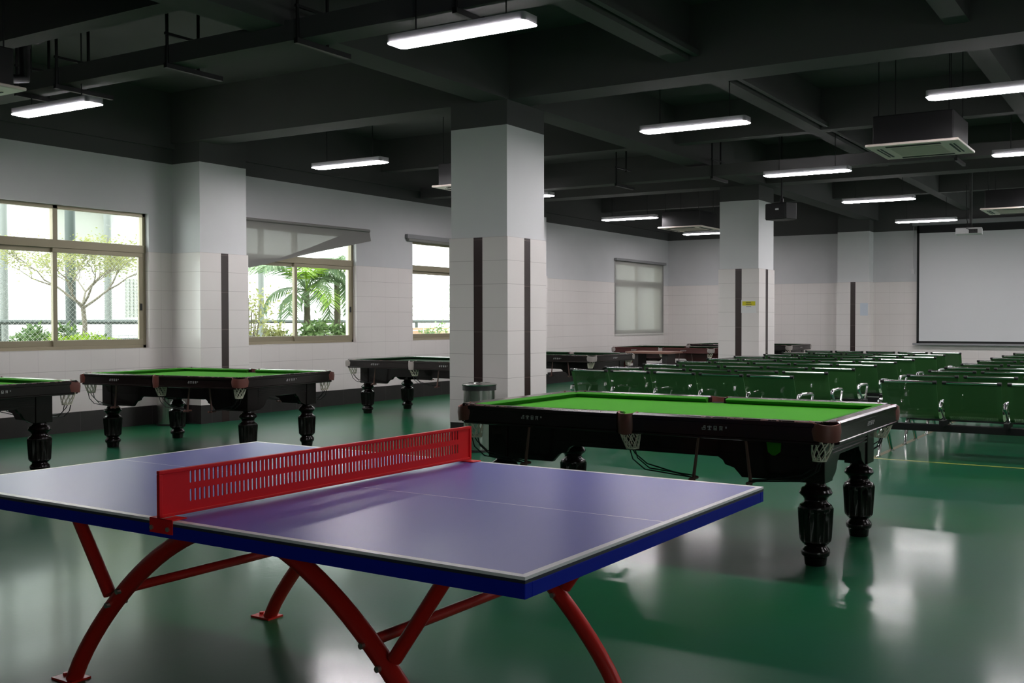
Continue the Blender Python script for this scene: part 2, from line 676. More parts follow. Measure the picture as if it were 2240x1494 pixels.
# ------------------------------------------------------------------ the room
WX, YB = -11.80, 24.06          # window wall and back wall faces
YF, ZC = -6.0, 4.40
WT = 0.24

floor = struct(MB().box(WX - WT, XR, YF, YB + WT, -0.12, 0).build('floor', 'floor'), 'glossy green epoxy floor of the hall')
ceiling = struct(MB().box(WX - WT, XR + WT, YF - WT, YB + WT, ZC, ZC + 0.15).build('ceiling', 'ceil'), 'dark grey painted concrete ceiling')
w = MB()
ys = [YF - WT]
for a, b in WINS:
    ys += [a, b]
ys.append(YB + WT)
w.box(WX - WT, WX, YF - WT, YB + WT, -0.12, WZ0)
w.box(WX - WT, WX, YF - WT, YB + WT, WZ1, ZC)
for i in range(0, len(ys), 2):
    w.box(WX - WT, WX, ys[i], ys[i + 1], WZ0, WZ1)
struct(w.build('wall_left', 'wall_y'), 'tiled wall with the windows')
struct(MB().box(WX, XR, YB, YB + WT, -0.12, ZC).build('wall_back', 'wall_x'), 'tiled back wall behind the projection screen')
w = MB()
ys = [YF - WT]
for a, b in ADDED_WINS:
    ys += [a, b]
ys.append(YB + WT)
w.box(XR, XR + WT, YF - WT, YB + WT, -0.12, WZ0)
w.box(XR, XR + WT, YF - WT, YB + WT, 3.1, ZC)
for i in range(0, len(ys), 2):
    w.box(XR, XR + WT, ys[i], ys[i + 1], WZ0, 3.1)
struct(w.build('wall_right', 'wall_y'), 'right wall of the hall with the added windows')
struct(MB().box(WX, XR, YF - WT, YF, -0.12, ZC).build('wall_front', 'wall_x'))


def base(name, x0, x1, y0, y1):
    struct(MB().box(x0, x1, y0, y1, 0.0, PLINTH).build(name, 'plinth'), 'dark tiled skirting along the foot of the wall')


base('baseboard_left', WX, WX + 0.012, YF, YB)
base('baseboard_back', WX + 0.012, XR, YB - 0.012, YB)

# beams: across the hall over the pillars, along the hall over the pillars, and the slimmer ones between


def beam(x0, x1, y0, y1, z, label):
    o = MB().box(x0, x1, y0, y1, z, ZC).build('ceiling_beam', 'ceil')
    return struct(o, label)


beam(WX, XR, 8.88, 9.28, 3.73, 'deep dark beam crossing the hall over the nearer pillar')
beam(WX, XR, 16.56, 16.96, 3.73, 'deep dark beam crossing the hall over the farther pillar')
beam(WX, XR, 1.20, 1.60, 3.73, 'deep dark beam overhead near the table tennis table')
for xa in (-6.62, 1.05):
    for ya, yb in ((1.60, 8.88), (9.28, 16.56), (16.96, YB)):
        beam(xa, xa + 0.37, ya, yb, 3.73, 'dark beam running along the hall in line with the pillars')
for xa in (-4.33, -1.75, 4.2):
    for ya, yb in ((1.60, 8.88), (9.28, 16.56), (16.96, YB)):
        beam(xa, xa + 0.2, ya, yb, 3.87, 'slim dark beam running along the hall between the pillar lines')
for ya in (5.22, 12.95, 20.4):
    for xa, xb in ((WX, -6.62), (-6.25, -4.33), (-4.13, -1.75), (-1.55, 1.05), (1.42, 4.2)):
        beam(xa, xb, ya, ya + 0.2, 3.87, 'slim dark beam crossing the hall between the main beams')
struct(MB().box(WX, WX + 0.06, YF, YB, 3.66, ZC).build('ceiling_beam', 'ceil'), 'dark beam along the top of the window wall')


def pillar(x0, x1, y0, y1, label, faces, stripe=0.12, clad_top=TILE_TOP):
    p = struct(MB().box(x0, x1, y0, y1, 0, ZC if x1 < -6.9 or y1 > 23 else 3.74).build('pillar', 'pillar'), label)
    e = 0.016
    cx, cy = (x0 + x1) / 2, (y0 + y1) / 2
    h = stripe / 2
    cb, sb, pb = MB(), [], MB()
    for fc in faces:
        if fc == 'f':       # facing the camera, -Y
            cb.box(x0 - e, cx - h, y0 - e, y0, PLINTH, clad_top)
            cb.box(cx + h, x1 + e, y0 - e, y0, PLINTH, clad_top)
            sb.append(MB().box(cx - h, cx + h, y0 - e * 0.9, y0, 0.0, clad_top))
        if fc == 'F':       # the same without a stripe
            cb.box(x0 - (0 if x0 == WX else e), x1 + e, y0 - e, y0, PLINTH, clad_top)
        if fc == 'R':
            cb.box(x1, x1 + e, y0, y1, PLINTH, clad_top)
        if fc == 'L':
            cb.box(x0 - e, x0, y0, y1, PLINTH, clad_top)
        if fc == 'r':
            cb.box(x1, x1 + e, y0, cy - h, PLINTH, clad_top)
            cb.box(x1, x1 + e, cy + h, y1 + e, PLINTH, clad_top)
            sb.append(MB().box(x1, x1 + e * 0.9, cy - h, cy + h, 0.0, clad_top))
        if fc == 'l':
            cb.box(x0 - e, x0, y0, cy - h, PLINTH, clad_top)
            cb.box(x0 - e, x0, cy + h, y1 + e, PLINTH, clad_top)
        if fc == 'b':
            cb.box(x0, x1, y1, y1 + e, PLINTH, clad_top)
    pe = e * 0.8
    pb.box(x0 - (pe if 'l' in faces else 0), x1 + (pe if 'r' in faces.lower() else 0), y0 - (pe if 'f' in faces.lower() else 0), y1 + (pe if 'b' in faces else 0), 0, PLINTH)
    c = cb.build('tile_cladding', 'clad', p)
    for s_ in sb:
        s_.build('stripe', 'brown', p)
    pb.build('plinth', 'plinth', p)
    return p


pillar(-7.01, -6.26, 8.86, 9.58, 'white square pillar with dark stripes behind the blue table', 'frlb')
pillar(-7.11, -6.38, 16.56, 17.30, 'white square pillar with a yellow notice at the rows of seats', 'frlb')
pillar(WX, -11.25, 8.94, 9.70, 'half pillar with a dark stripe between the two nearer windows', 'Fr')
pillar(WX, -11.25, 16.56, 17.30, 'half pillar on the window wall behind the nearer pillar', 'Fr')
pillar(-7.13, -6.37, 23.70, YB, 'half pillar with a dark stripe on the back wall', 'fLR')
pillar(0.70, 1.45, 8.86, 9.58, 'white square pillar beyond the right of the hall', 'frlb')
pillar(0.70, 1.45, 16.56, 17.30, 'white square pillar deep in the right of the hall', 'frlb')

# floor markings
tag(MB().box(-2.70, XR - 1, 9.99, 10.03, 0.0, 0.0012).build('floor_line', 'yellow_line'), 'thin yellow line painted across the floor before the seats', 'floor line')
tag(MB().box(-2.675, -2.62, 10.03, 20.5, 0.0, 0.0012).build('floor_line', 'tan_line'), 'tan tape line on the floor along the aisle between the seats', 'floor line')


# ------------------------------------------------------------------ windows
def window(idx, y0, y1, label, screen=True):
    x1 = WX - 0.07          # room-side face of the frame
    x0 = x1 - 0.07
    ym = (y0 + y1) / 2
    zt = 2.30
    fr = MB()
    b = 0.045
    fr.box(x0, x1, y0, y1, WZ0, WZ0 + 0.04)
    fr.box(x0, x1, y0, y1, WZ1 - b, WZ1)
    fr.box(x0, x1, y0, y0 + b, WZ0, WZ1)
    fr.box(x0, x1, y1 - b, y1, WZ0, WZ1)
    fr.box(x0, x1 + 0.01, y0, y1, zt - 0.05, zt + 0.05)
    fr.box(x0, x1, ym - 0.03, ym + 0.03, zt, WZ1)
    r = struct(fr.build('window_%d' % idx, 'alu', bevel=0.003), label)
    MB().box(x0 + 0.03, x0 + 0.036, y0 + b, ym - 0.03, zt + 0.05, WZ1 - b).build('pane', 'glass', r)
    MB().box(x0 + 0.03, x0 + 0.036, ym + 0.03, y1 - b, zt + 0.05, WZ1 - b).build('pane', 'glass', r)
    for k, (a, c, dx) in enumerate(((y0 + b, ym + 0.03, -0.012), (ym - 0.035, y1 - b, 0.022))):
        s = MB()
        xa, xb = x0 + 0.02 + dx, x0 + 0.05 + dx
        sb = 0.055
        z0, z1 = WZ0 + 0.04, zt - 0.05
        s.box(xa, xb, a, c, z0, z0 + 0.075)
        s.box(xa, xb, a, c, z1 - sb, z1)
        s.box(xa, xb, a, a + sb, z0 + 0.075, z1 - sb)
        s.box(xa, xb, c - sb, c, z0 + 0.075, z1 - sb)
        so = s.build('sash', 'alu', r, bevel=0.003)
        MB().box(xa + 0.012, xa + 0.018, a + sb, c - sb, z0 + 0.075, z1 - sb).build('pane', 'glass', so)
        if k == 1:
            MB().box(xb, xb + 0.012, c - 0.04, c - 0.018, 1.50, 1.59).build('latch', 'black_steel', so)
    if screen:
        o = MB().box(x0 - 0.06, x0 - 0.058, y0, y1, WZ0, zt).build('insect_screen', 'mesh_screen', r)
    return r


wl = ['tan framed window nearest the camera with a bare tree outside', 'tan framed window under the sagging grey blind with palms outside',
      'narrow bright strip of window beside the nearer pillar', 'window wholly behind the closed grey blind near the back corner']
for i, (a, b) in enumerate(WINS):
    window(i + 1, a, b, wl[i], i == 0)

for i, (a, b) in enumerate(ADDED_WINS):
    fr = MB()
    for yy in (a, (a + b) / 2 - 0.025, b - 0.05):
        fr.box(XR + 0.08, XR + 0.14, yy, yy + 0.05, WZ0, 3.1)
    for zz in (WZ0, 2.3, 3.05):
        fr.box(XR + 0.08, XR + 0.14, a, b, zz, zz + 0.05)
    r = struct(fr.build('window_%d' % (5 + i), 'alu'), 'unseen window added across the hall for daylight')
    MB().box(XR + 0.105, XR + 0.111, a, b, WZ0, 3.1).build('pane', 'glass', r)

# roller blinds (things hung on the wall)
bl = thing('roller_blind', 'grey fabric blind sagging askew over the window with the palms', 'blind', (WX + 0.05, 11.2, 2.0))


def slab(poly, x0, x1):
    return MB().prism([(y - 11.2, z - 2.0) for y, z in poly], 0, x0 - WX - 0.05, x1 - WX - 0.05)


slab([(9.72, 2.06), (9.72, 2.825), (12.69, 2.855), (12.73, 2.69), (11.4, 2.42), (10.3, 2.165)], WX + 0.030, WX + 0.032).build('fabric', 'blind', bl)
slab([(9.72, 2.05), (9.72, 2.22), (10.75, 2.30), (11.35, 2.49), (12.05, 2.74), (12.69, 2.855), (12.73, 2.69), (11.4, 2.41), (10.3, 2.155)], WX + 0.036, WX + 0.038).build('folded_hem', 'blind', bl)
MB().tube([(-0.0, 9.72 - 11.2, 2.835 - 2.0), (-0.0, 12.68 - 11.2, 2.855 - 2.0)], 0.022, 10).build('roller', 'blind', bl, smooth=40)

bl = thing('roller_blind', 'rolled up pale blind over the narrow bright window strip', 'blind', (WX + 0.05, 14.9, 2.8))
MB().box(-0.045, 0.02, -1.28, 1.30, 0.0, 0.075).build('head_rail', 'screen_case', bl, bevel=0.006)
MB().tube([(-0.01, -1.25, -0.02), (-0.01, 1.28, -0.02)], 0.03, 12).build('rolled_fabric', 'blind', bl, smooth=40)

bl = thing('roller_blind', 'closed grey blind covering the window near the back corner', 'blind', (WX + 0.05, 22.45, 1.0))
MB().box(-0.044, -0.042, -1.31, 1.31, 0.03, 1.80).build('fabric', 'blind', bl)
MB().box(-0.045, 0.03, -1.34, 1.34, 1.80, 1.86).build('head_rail', 'screen_case', bl, bevel=0.006)
MB().box(-0.048, -0.028, -1.31, 1.31, 0.0, 0.035).build('bottom_bar', 'alu_light', bl)
MB().tube([(-0.02, -1.33, 1.8), (-0.02, -1.33, 1.25)], 0.006, 6).build('pull_chain', 'alu_light', bl)


# ------------------------------------------------------------------ ceiling lamps
def make_lamp():
    t = thing('ceiling_lamp', '', 'lamp')
    L, Wd = 1.22, 0.19

    def rr(hx, hy, r, n=6):
        p = []
        for cx, cy, a in ((hx - r, hy - r, 0), (-hx + r, hy - r, pi / 2), (-hx + r, -hy + r, pi), (hx - r, -hy + r, 1.5 * pi)):
            for k in range(n + 1):
                q = a + pi / 2 * k / n
                p.append((cx + r * cos(q), cy + r * sin(q)))
        return p
    d = MB()
    rings = [(rr(L / 2, Wd / 2, 0.04), 0.012), (rr(L / 2 - 0.002, Wd / 2 - 0.002, 0.04), 0.009), (rr(L / 2 - 0.035, Wd / 2 - 0.03, 0.03), 0.0)]
    for pl, z in rings:
        d.v += [(x, y, z) for x, y in pl]
    n = len(rings[0][0])
    for i in range(2):
        for k in range(n):
            k2 = (k + 1) % n
            d.f.append((i * n + k, i * n + k2, (i + 1) * n + k2, (i + 1) * n + k))
    d.f.append(tuple(2 * n + k for k in range(n)))
    d.f.append(tuple(k for k in range(n)))
    d.build('diffuser', 'lamp', t)
    MB().prism(rr(L / 2 - 0.002, Wd / 2 - 0.004, 0.03), 2, 0.0125, 0.07).build('housing', 'lamp_case', t)
    for sx in (-0.4, 0.4):
        MB().tube([(sx, 0, 0.07), (sx, 0, 1.015)], 0.006, 6).build('hanger', 'black_steel', t)
    return t


lamp0 = make_lamp()
LZ = 3.385
lamps = [
    (-4.46, 5.74, 'largest lit ceiling lamp, above the red net of the blue table'),
    (-9.42, 5.86, 'lit ceiling lamp above the window with the bare tree'),
    (-9.46, 9.84, 'lit ceiling lamp above the window with the sagging blind'),
    (-9.50, 13.85, 'lit ceiling lamp almost hidden behind the nearer pillar'),
    (-9.62, 17.85, 'lit ceiling lamp before the ceiling air conditioner near the back corner'),
    (-9.66, 21.78, 'lit ceiling lamp under the air conditioner in the back corner'),
    (-4.46, 9.70, 'lit ceiling lamp just right of the nearer pillar, over the green cloth'),
    (-4.50, 13.50, 'lit ceiling lamp above the hanging black loudspeaker'),
    (-4.47, 17.18, 'lit ceiling lamp second from the projection screen in its line'),
    (-4.55, 21.25, 'lit ceiling lamp nearest the projection screen'),
    (-1.42, 9.50, 'long lit ceiling lamp cut by the right edge, above the nearest air conditioner'),
    (-1.42, 13.20, 'lit ceiling lamp cut by the right edge, beyond the nearest air conditioner'),
    (-1.42, 5.74, 'lit ceiling lamp overhead right of the blue table'),
    (-1.42, 17.10, 'lit ceiling lamp over the right block of seats'),
    (-1.42, 21.20, 'lit ceiling lamp right of the projector'),
    (3.6, 5.74, 'lit ceiling lamp beyond the right edge near the camera'),
    (3.6, 9.70, 'lit ceiling lamp beyond the right edge, second line'),
    (3.6, 13.50, 'lit ceiling lamp beyond the right edge, third line'),
    (3.6, 17.18, 'lit ceiling lamp beyond the right edge, fourth line'),
    (3.6, 21.25, 'lit ceiling lamp beyond the right edge, fifth line'),
]
for i, (lx, ly, lb) in enumerate(lamps):
    if i == 0:
        lamp0.location = (lx, ly, LZ)
        tag(lamp0, lb, group='ceiling lamps')
    else:
        dup(lamp0, (lx, ly, LZ), 0, lb, 'ceiling lamps')


# ------------------------------------------------------------------ cable trays
def tray(y0, z, x0, x1, hx, label):
    t = thing('cable_tray', label, 'cable tray', (0, y0, z), 0, 'cable trays')
    d = 0.24
    MB().box(x0, x1, 0, d, 0, 0.165).build('trunking', 'ceil', t)
    for h in hx:
        b = MB()
        b.tube([(h, -0.03, -0.04), (h, -0.03, ZC - z)], 0.014, 6)
        b.tube([(h, d + 0.05, -0.04), (h, d + 0.05, ZC - z)], 0.014, 6)
        b.box(h - 0.02, h + 0.02, -0.05, d + 0.30, -0.045, -0.004)
        b.box(h - 0.012, h + 0.012, -0.05, d + 0.20, 0.24, 0.262)
        b.build('hanger', 'black_steel', t)
    return t


tray(5.78, 3.60, WX + 0.06, 5.0, (-9.87, -9.23, -7.64, -6.07, -4.5), 'dark cable tray hung across the hall above the nearest lamps')
tray(13.97, 3.53, WX + 0.06, 5.0, (-9.5, -7.75, -6.11, -2.6), 'dark cable tray hung across the hall beyond the nearer pillar')


for k, (ya, yb, lb) in enumerate(((9.30, 12.94, 'thin grey conduit beside the slim beam, just beyond the nearer main beam'), (13.16, 16.55, 'thin grey conduit beside the slim beam, ahead of the farther main beam'), (1.62, 8.87, 'thin grey conduit beside the slim beam at the top of the view'))):
    tag(MB().box(-4.08, -4.02, ya, yb, 3.90, 3.95).build('cable_conduit', 'ceil'), lb, 'conduit', 'conduits under the ceiling')
# ------------------------------------------------------------------ ceiling air conditioners
def make_ac():
    t = thing('air_conditioner', '', 'air conditioner')
    s = 0.475
    p = MB()
    p.box(-s, s, -s, s, 0.0, 0.028)
    po = p.build('panel', 'ac_white', t, bevel=0.01)
    MB().box(-0.26, 0.26, -0.26, 0.26, -0.004, 0.0).build('grille', 'ac_grille', t)
    for a in range(4):
        R = Matrix.Rotation(a * pi / 2, 4, 'Z')
        MB().box(-0.28, 0.28, 0.345, 0.365, -0.005, 0.0, R).box(-0.28, 0.28, 0.385, 0.40, -0.005, 0.0, R).build('air_slot', 'ac_slot', t)
    MB().box(-0.41, 0.41, -0.41, 0.41, 0.028, 0.33).build('casing', 'black_steel', t, bevel=0.01)
    for sx in (-0.36, 0.36):
        for sy in (-0.36, 0.36):
            MB().tube([(sx, sy, 0.3), (sx, sy, 1.21)], 0.006, 6).build('hanger', 'black_steel', t)
    return t


ac0 = make_ac()
acs = [(-2.43, 11.08, 3.19, 'cream ceiling air conditioner above the seats, below the longest right lamp'),
       (-2.42, 18.05, 3.19, 'cream ceiling air conditioner at the right edge near the projector pole'),
       (-8.58, 18.45, 3.19, 'cream ceiling air conditioner left of the farther pillar'),
       (-8.47, 11.35, 3.19, 'cream ceiling air conditioner mostly hidden by the nearer pillar'),
       (-8.45, 4.25, 3.19, 'cream ceiling air conditioner corner at the upper left edge')]
for i, (a, b, c, lb) in enumerate(acs):
    if i == 0:
        ac0.location = (a, b, c)
        tag(ac0, lb, group='ceiling air conditioners')
    else:
        dup(ac0, (a, b, c), 0, lb, 'ceiling air conditioners')
# insulated pipe bend by the nearest tray
pp = tag(MB().tube([(-9.05, 5.60, 4.39), (-9.05, 5.60, 4.15), (-9.08, 5.58, 4.02), (-9.2, 5.55, 3.96), (-9.33, 5.53, 4.0), (-9.37, 5.53, 3.9), (-9.37, 5.53, 3.62), (-9.37, 5.2, 3.55), (-9.3, 4.85, 3.55)], 0.05, 10).build('coolant_pipe', 'black_steel', smooth=50),
         'black insulated pipe bending down beside the upper left cable tray', 'pipe')

# ------------------------------------------------------------------ hall equipment
t = thing('loudspeaker', 'black loudspeaker hung by a rod beside the farther pillar', 'loudspeaker', (-5.58, 15.5, 2.96), rad(-22))
MB().prism([(-0.21, -0.15), (0.21, -0.13), (0.21, 0.12), (0.12, 0.19), (-0.10, 0.19), (-0.21, 0.10)], 2, 0.02, 0.285).build('cabinet', 'speaker_black', t, bevel=0.008)
MB().prism([(-0.20, -0.165), (0.20, -0.145), (0.20, -0.13), (-0.20, -0.15)], 2, 0.035, 0.27).build('front_grille', 'speaker_black', t)
MB().box(0.02, 0.075, -0.175, -0.155, 0.165, 0.19).build('badge', 'badge', t)
MB().tube([(0.0, 0.0, 0.285), (0.0, 0.0, 0.36)], 0.03, 8).tube([(0.0, 0.0, 0.34), (0.0, 0.0, 1.44)], 0.012, 8).build('hanging_rod', 'black_steel', t)

t = thing('projector', 'white projector hung on a long pole before the screen', 'projector', (-3.38, 19.4, 2.94), rad(8))
MB().box(-0.23, 0.23, -0.17, 0.17, 0.0, 0.115).build('body', 'white_plastic', t, bevel=0.015)
MB().box(0.0, 0.15, -0.176, -0.168, 0.012, 0.085).build('socket_panel', 'ac_slot', t)
MB().tube([(0.1, 0.172, 0.055), (0.1, 0.215, 0.055)], 0.045, 14).build('lens', 'black_steel', t)
MB().box(-0.05, 0.05, -0.05, 0.05, 0.13, 0.20).box(-0.13, 0.13, -0.03, 0.03, 0.115, 0.13).build('mount', 'black_steel', t)
MB().tube([(0.03, 0, 0.20), (0.03, 0, 1.46)], 0.025, 10).build('pole', 'grey_steel', t, smooth=40)
MB().tube([(-0.05, -0.06, 0.9), (-0.045, -0.05, 0.3), (-0.02, -0.07, 0.19), (0.05, -0.12, 0.12), (0.10, -0.19, 0.05)], 0.007, 6).tube([(0.02, -0.05, 0.2), (-0.12, -0.1, 0.13), (-0.02, -0.19, 0.09), (0.06, -0.19, 0.05)], 0.006, 6).build('cable', 'black_steel', t)

SX0, SX1 = -5.33, -1.2
t = thing('projection_screen', 'large white projection screen with black border on the back wall', 'projection screen', ((SX0 + SX1) / 2, YB - 0.10, 0))
hw_ = (SX1 - SX0) / 2
MB().box(-hw_ + 0.05, hw_ - 0.05, 0.0, 0.004, 0.885, 3.385).build('fabric', 'screen_white', t)
b = MB()
b.box(-hw_, -hw_ + 0.055, -0.002, 0.006, 0.83, 3.56)
b.box(hw_ - 0.055, hw_, -0.002, 0.006, 0.83, 3.56)
b.box(-hw_, hw_, -0.002, 0.006, 0.835, 0.885)
b.box(-hw_, hw_, -0.002, 0.006, 3.38, 3.56)
b.build('border', 'screen_black', t)
MB().box(-hw_ - 0.10, hw_ + 0.1, -0.06, 0.09, 3.555, 3.66).build('case', 'screen_case', t, bevel=0.01)
MB().box(-hw_ - 0.09, hw_ + 0.09, -0.012, 0.02, 0.79, 0.835).build('bottom_bar', 'screen_case', t)
MB().box(-hw_ - 0.14, -hw_ - 0.07, 0.07, 0.1, 2.45, 2.56).tube([(-hw_ - 0.09, 0.085, 3.55), (-hw_ - 0.10, 0.085, 2.56)], 0.006, 6).build('switch_cord', 'white_plastic', t)

t = thing('notice', 'white paper notice with a yellow heading on the farther pillar', 'notice', (-6.55, 16.56 - 0.017, 1.50))
MB().box(-0.14, 0.14, -0.003, 0, 0, 0.225).build('sheet', 'paper', t)
MB().box(-0.12, 0.12, -0.005, -0.003, 0.125, 0.20).build('heading', 'paper_yellow', t)
k = MB()
for i in range(5):
    k.box(-0.05 + i * 0.019, -0.037 + i * 0.019, -0.006, -0.005, 0.170, 0.186)
for i in range(6):
    k.box(-0.052 + i * 0.018, -0.040 + i * 0.018, -0.006, -0.005, 0.138, 0.154)
for i in range(5):
    k.box(-0.045 + i * 0.019, -0.032 + i * 0.019, -0.006, -0.005, 0.102, 0.110)
k.build('writing', 'ink', t)
tag(MB().box(-6.575, -6.39, 23.70 - 0.020, 23.70 - 0.017, 1.475, 1.77).build('notice', 'paper_blue'), 'pale blue paper notice on the back wall half pillar', 'notice')


# ------------------------------------------------------------------ pool tables
PL, PW, PH = 2.53, 1.46, 0.832
HL, HW = PL / 2, PW / 2
GLY = [  # strokes of the four rail characters, each in a unit square
    [(.1, .9, .0, .12), (.0, .14, .0, .55), (.45, .6, .3, 1.0), (.6, .95, .8, 1.0), (.3, .95, .5, .62), (.78, .95, .12, .7)],
    [(.05, .95, .78, .92), (.42, .58, .0, 1.0), (.0, .14, .6, .9), (.86, 1.0, .6, .9), (.2, .8, .42, .54), (.1, .9, .0, .13)],
    [(.1, .9, .86, 1.0), (.1, .24, .0, 1.0), (.76, .9, .0, 1.0), (.1, .9, .45, .57), (.1, .9, .0, .13), (.42, .56, .0, .5)],
    [(.05, .95, .82, .95), (.15, .3, .0, .8), (.7, .85, .0, .8), (.2, .8, .52, .62), (.2, .8, .28, .38), (.4, .55, .8, 1.0)],
    [(.2, .34, .4, 1.0), (.34, .7, .88, 1.0), (.55, .7, .45, 1.0), (.34, .7, .4, .52)],
]


def lettering(cx, face, z, axis, sgn, parent):
    """raised silver characters on a rail face"""
    b = MB()
    S, P = 0.024, 0.035
    for i, gl_ in enumerate(GLY):
        for (u0, u1, w0, w1) in gl_:
            s = S if i < 4 else S * 0.7
            a0 = -2 * P + i * P + u0 * s
            a1 = -2 * P + i * P + u1 * s
            z0 = z + w0 * s + (0.006 if i == 4 else 0)
            z1 = z + w1 * s + (0.006 if i == 4 else 0)
            if axis == 0:
                xs = sorted((cx + a0 * -sgn, cx + a1 * -sgn))
                b.box(xs[0], xs[1], *sorted((face, face + sgn * 0.0012)), z0, z1)
            else:
                ys_ = sorted((cx + a0 * sgn, cx + a1 * sgn))
                b.box(*sorted((face, face + sgn * 0.0012)), ys_[0], ys_[1], z0, z1)
    b.build('lettering', 'letter', parent)


def arc_wall(cx, cy, r, a0, a1, z0, z1, th, n=12, dip=0.0):
    b = MB()
    base_ = 0
    for i in range(n + 1):
        u = i / n
        a = a0 + (a1 - a0) * u
        d = dip * sin(pi * u)
        rr = r + 0.006 * sin(pi * u)
        for rad_, z in ((rr - th, z1 - d), (rr, z1 - d), (rr + 0.004, (z0 + z1) / 2), (rr - 0.002, z0 + 0.012 * cos(pi * u) ** 2), (rr - th, z0 + 0.012 * cos(pi * u) ** 2)):
            b.v.append((cx + rad_ * cos(a), cy + rad_ * sin(a), z))
    for i in range(n):
        for k in range(5):
            k2 = (k + 1) % 5
            b.f.append((i * 5 + k, i * 5 + k2, (i + 1) * 5 + k2, (i + 1) * 5 + k))
    b.f.append((0, 1, 2, 3, 4))
    b.f.append(tuple(n * 5 + k for k in (4, 3, 2, 1, 0)))
    return b


def pocket_net(cx, cy, dx, dy, zt=0.725, zb=0.615):
    b = MB()
    n = 9
    for sg in (-1, 1):
        for k in range(n):
            p = []
            for i in range(6):
                u = i / 5
                a = 2 * pi * k / n + sg * u * 1.0
                r = 0.062 - 0.026 * u ** 1.5
                p.append((cx + dx * u + r * cos(a), cy + dy * u + r * sin(a), zt + (zb - zt) * u))
            b.tube(p, 0.0032, 5)
    ring = [(cx + dx + 0.037 * cos(2 * pi * k / 12), cy + dy + 0.037 * sin(2 * pi * k / 12), zb) for k in range(13)]
    b.tube(ring, 0.004, 5, cap=False)
    return b


def leg_profile():
    return [(0.060, 0.0), (0.064, 0.03), (0.066, 0.045), (0.078, 0.055), (0.082, 0.07), (0.078, 0.088), (0.066, 0.10), (0.062, 0.112),
            (0.074, 0.122), (0.086, 0.135), (0.090, 0.15), (0.099, 0.295), (0.100, 0.318), (0.094, 0.326), (0.090, 0.337), (0.074, 0.346), (0.066, 0.356),
            (0.064, 0.368), (0.072, 0.384), (0.090, 0.398), (0.094, 0.408), (0.088, 0.416), (0.086, 0.424), (0.078, 0.434), (0.064, 0.440), (0.056, 0.452), (0.055, 0.475)]


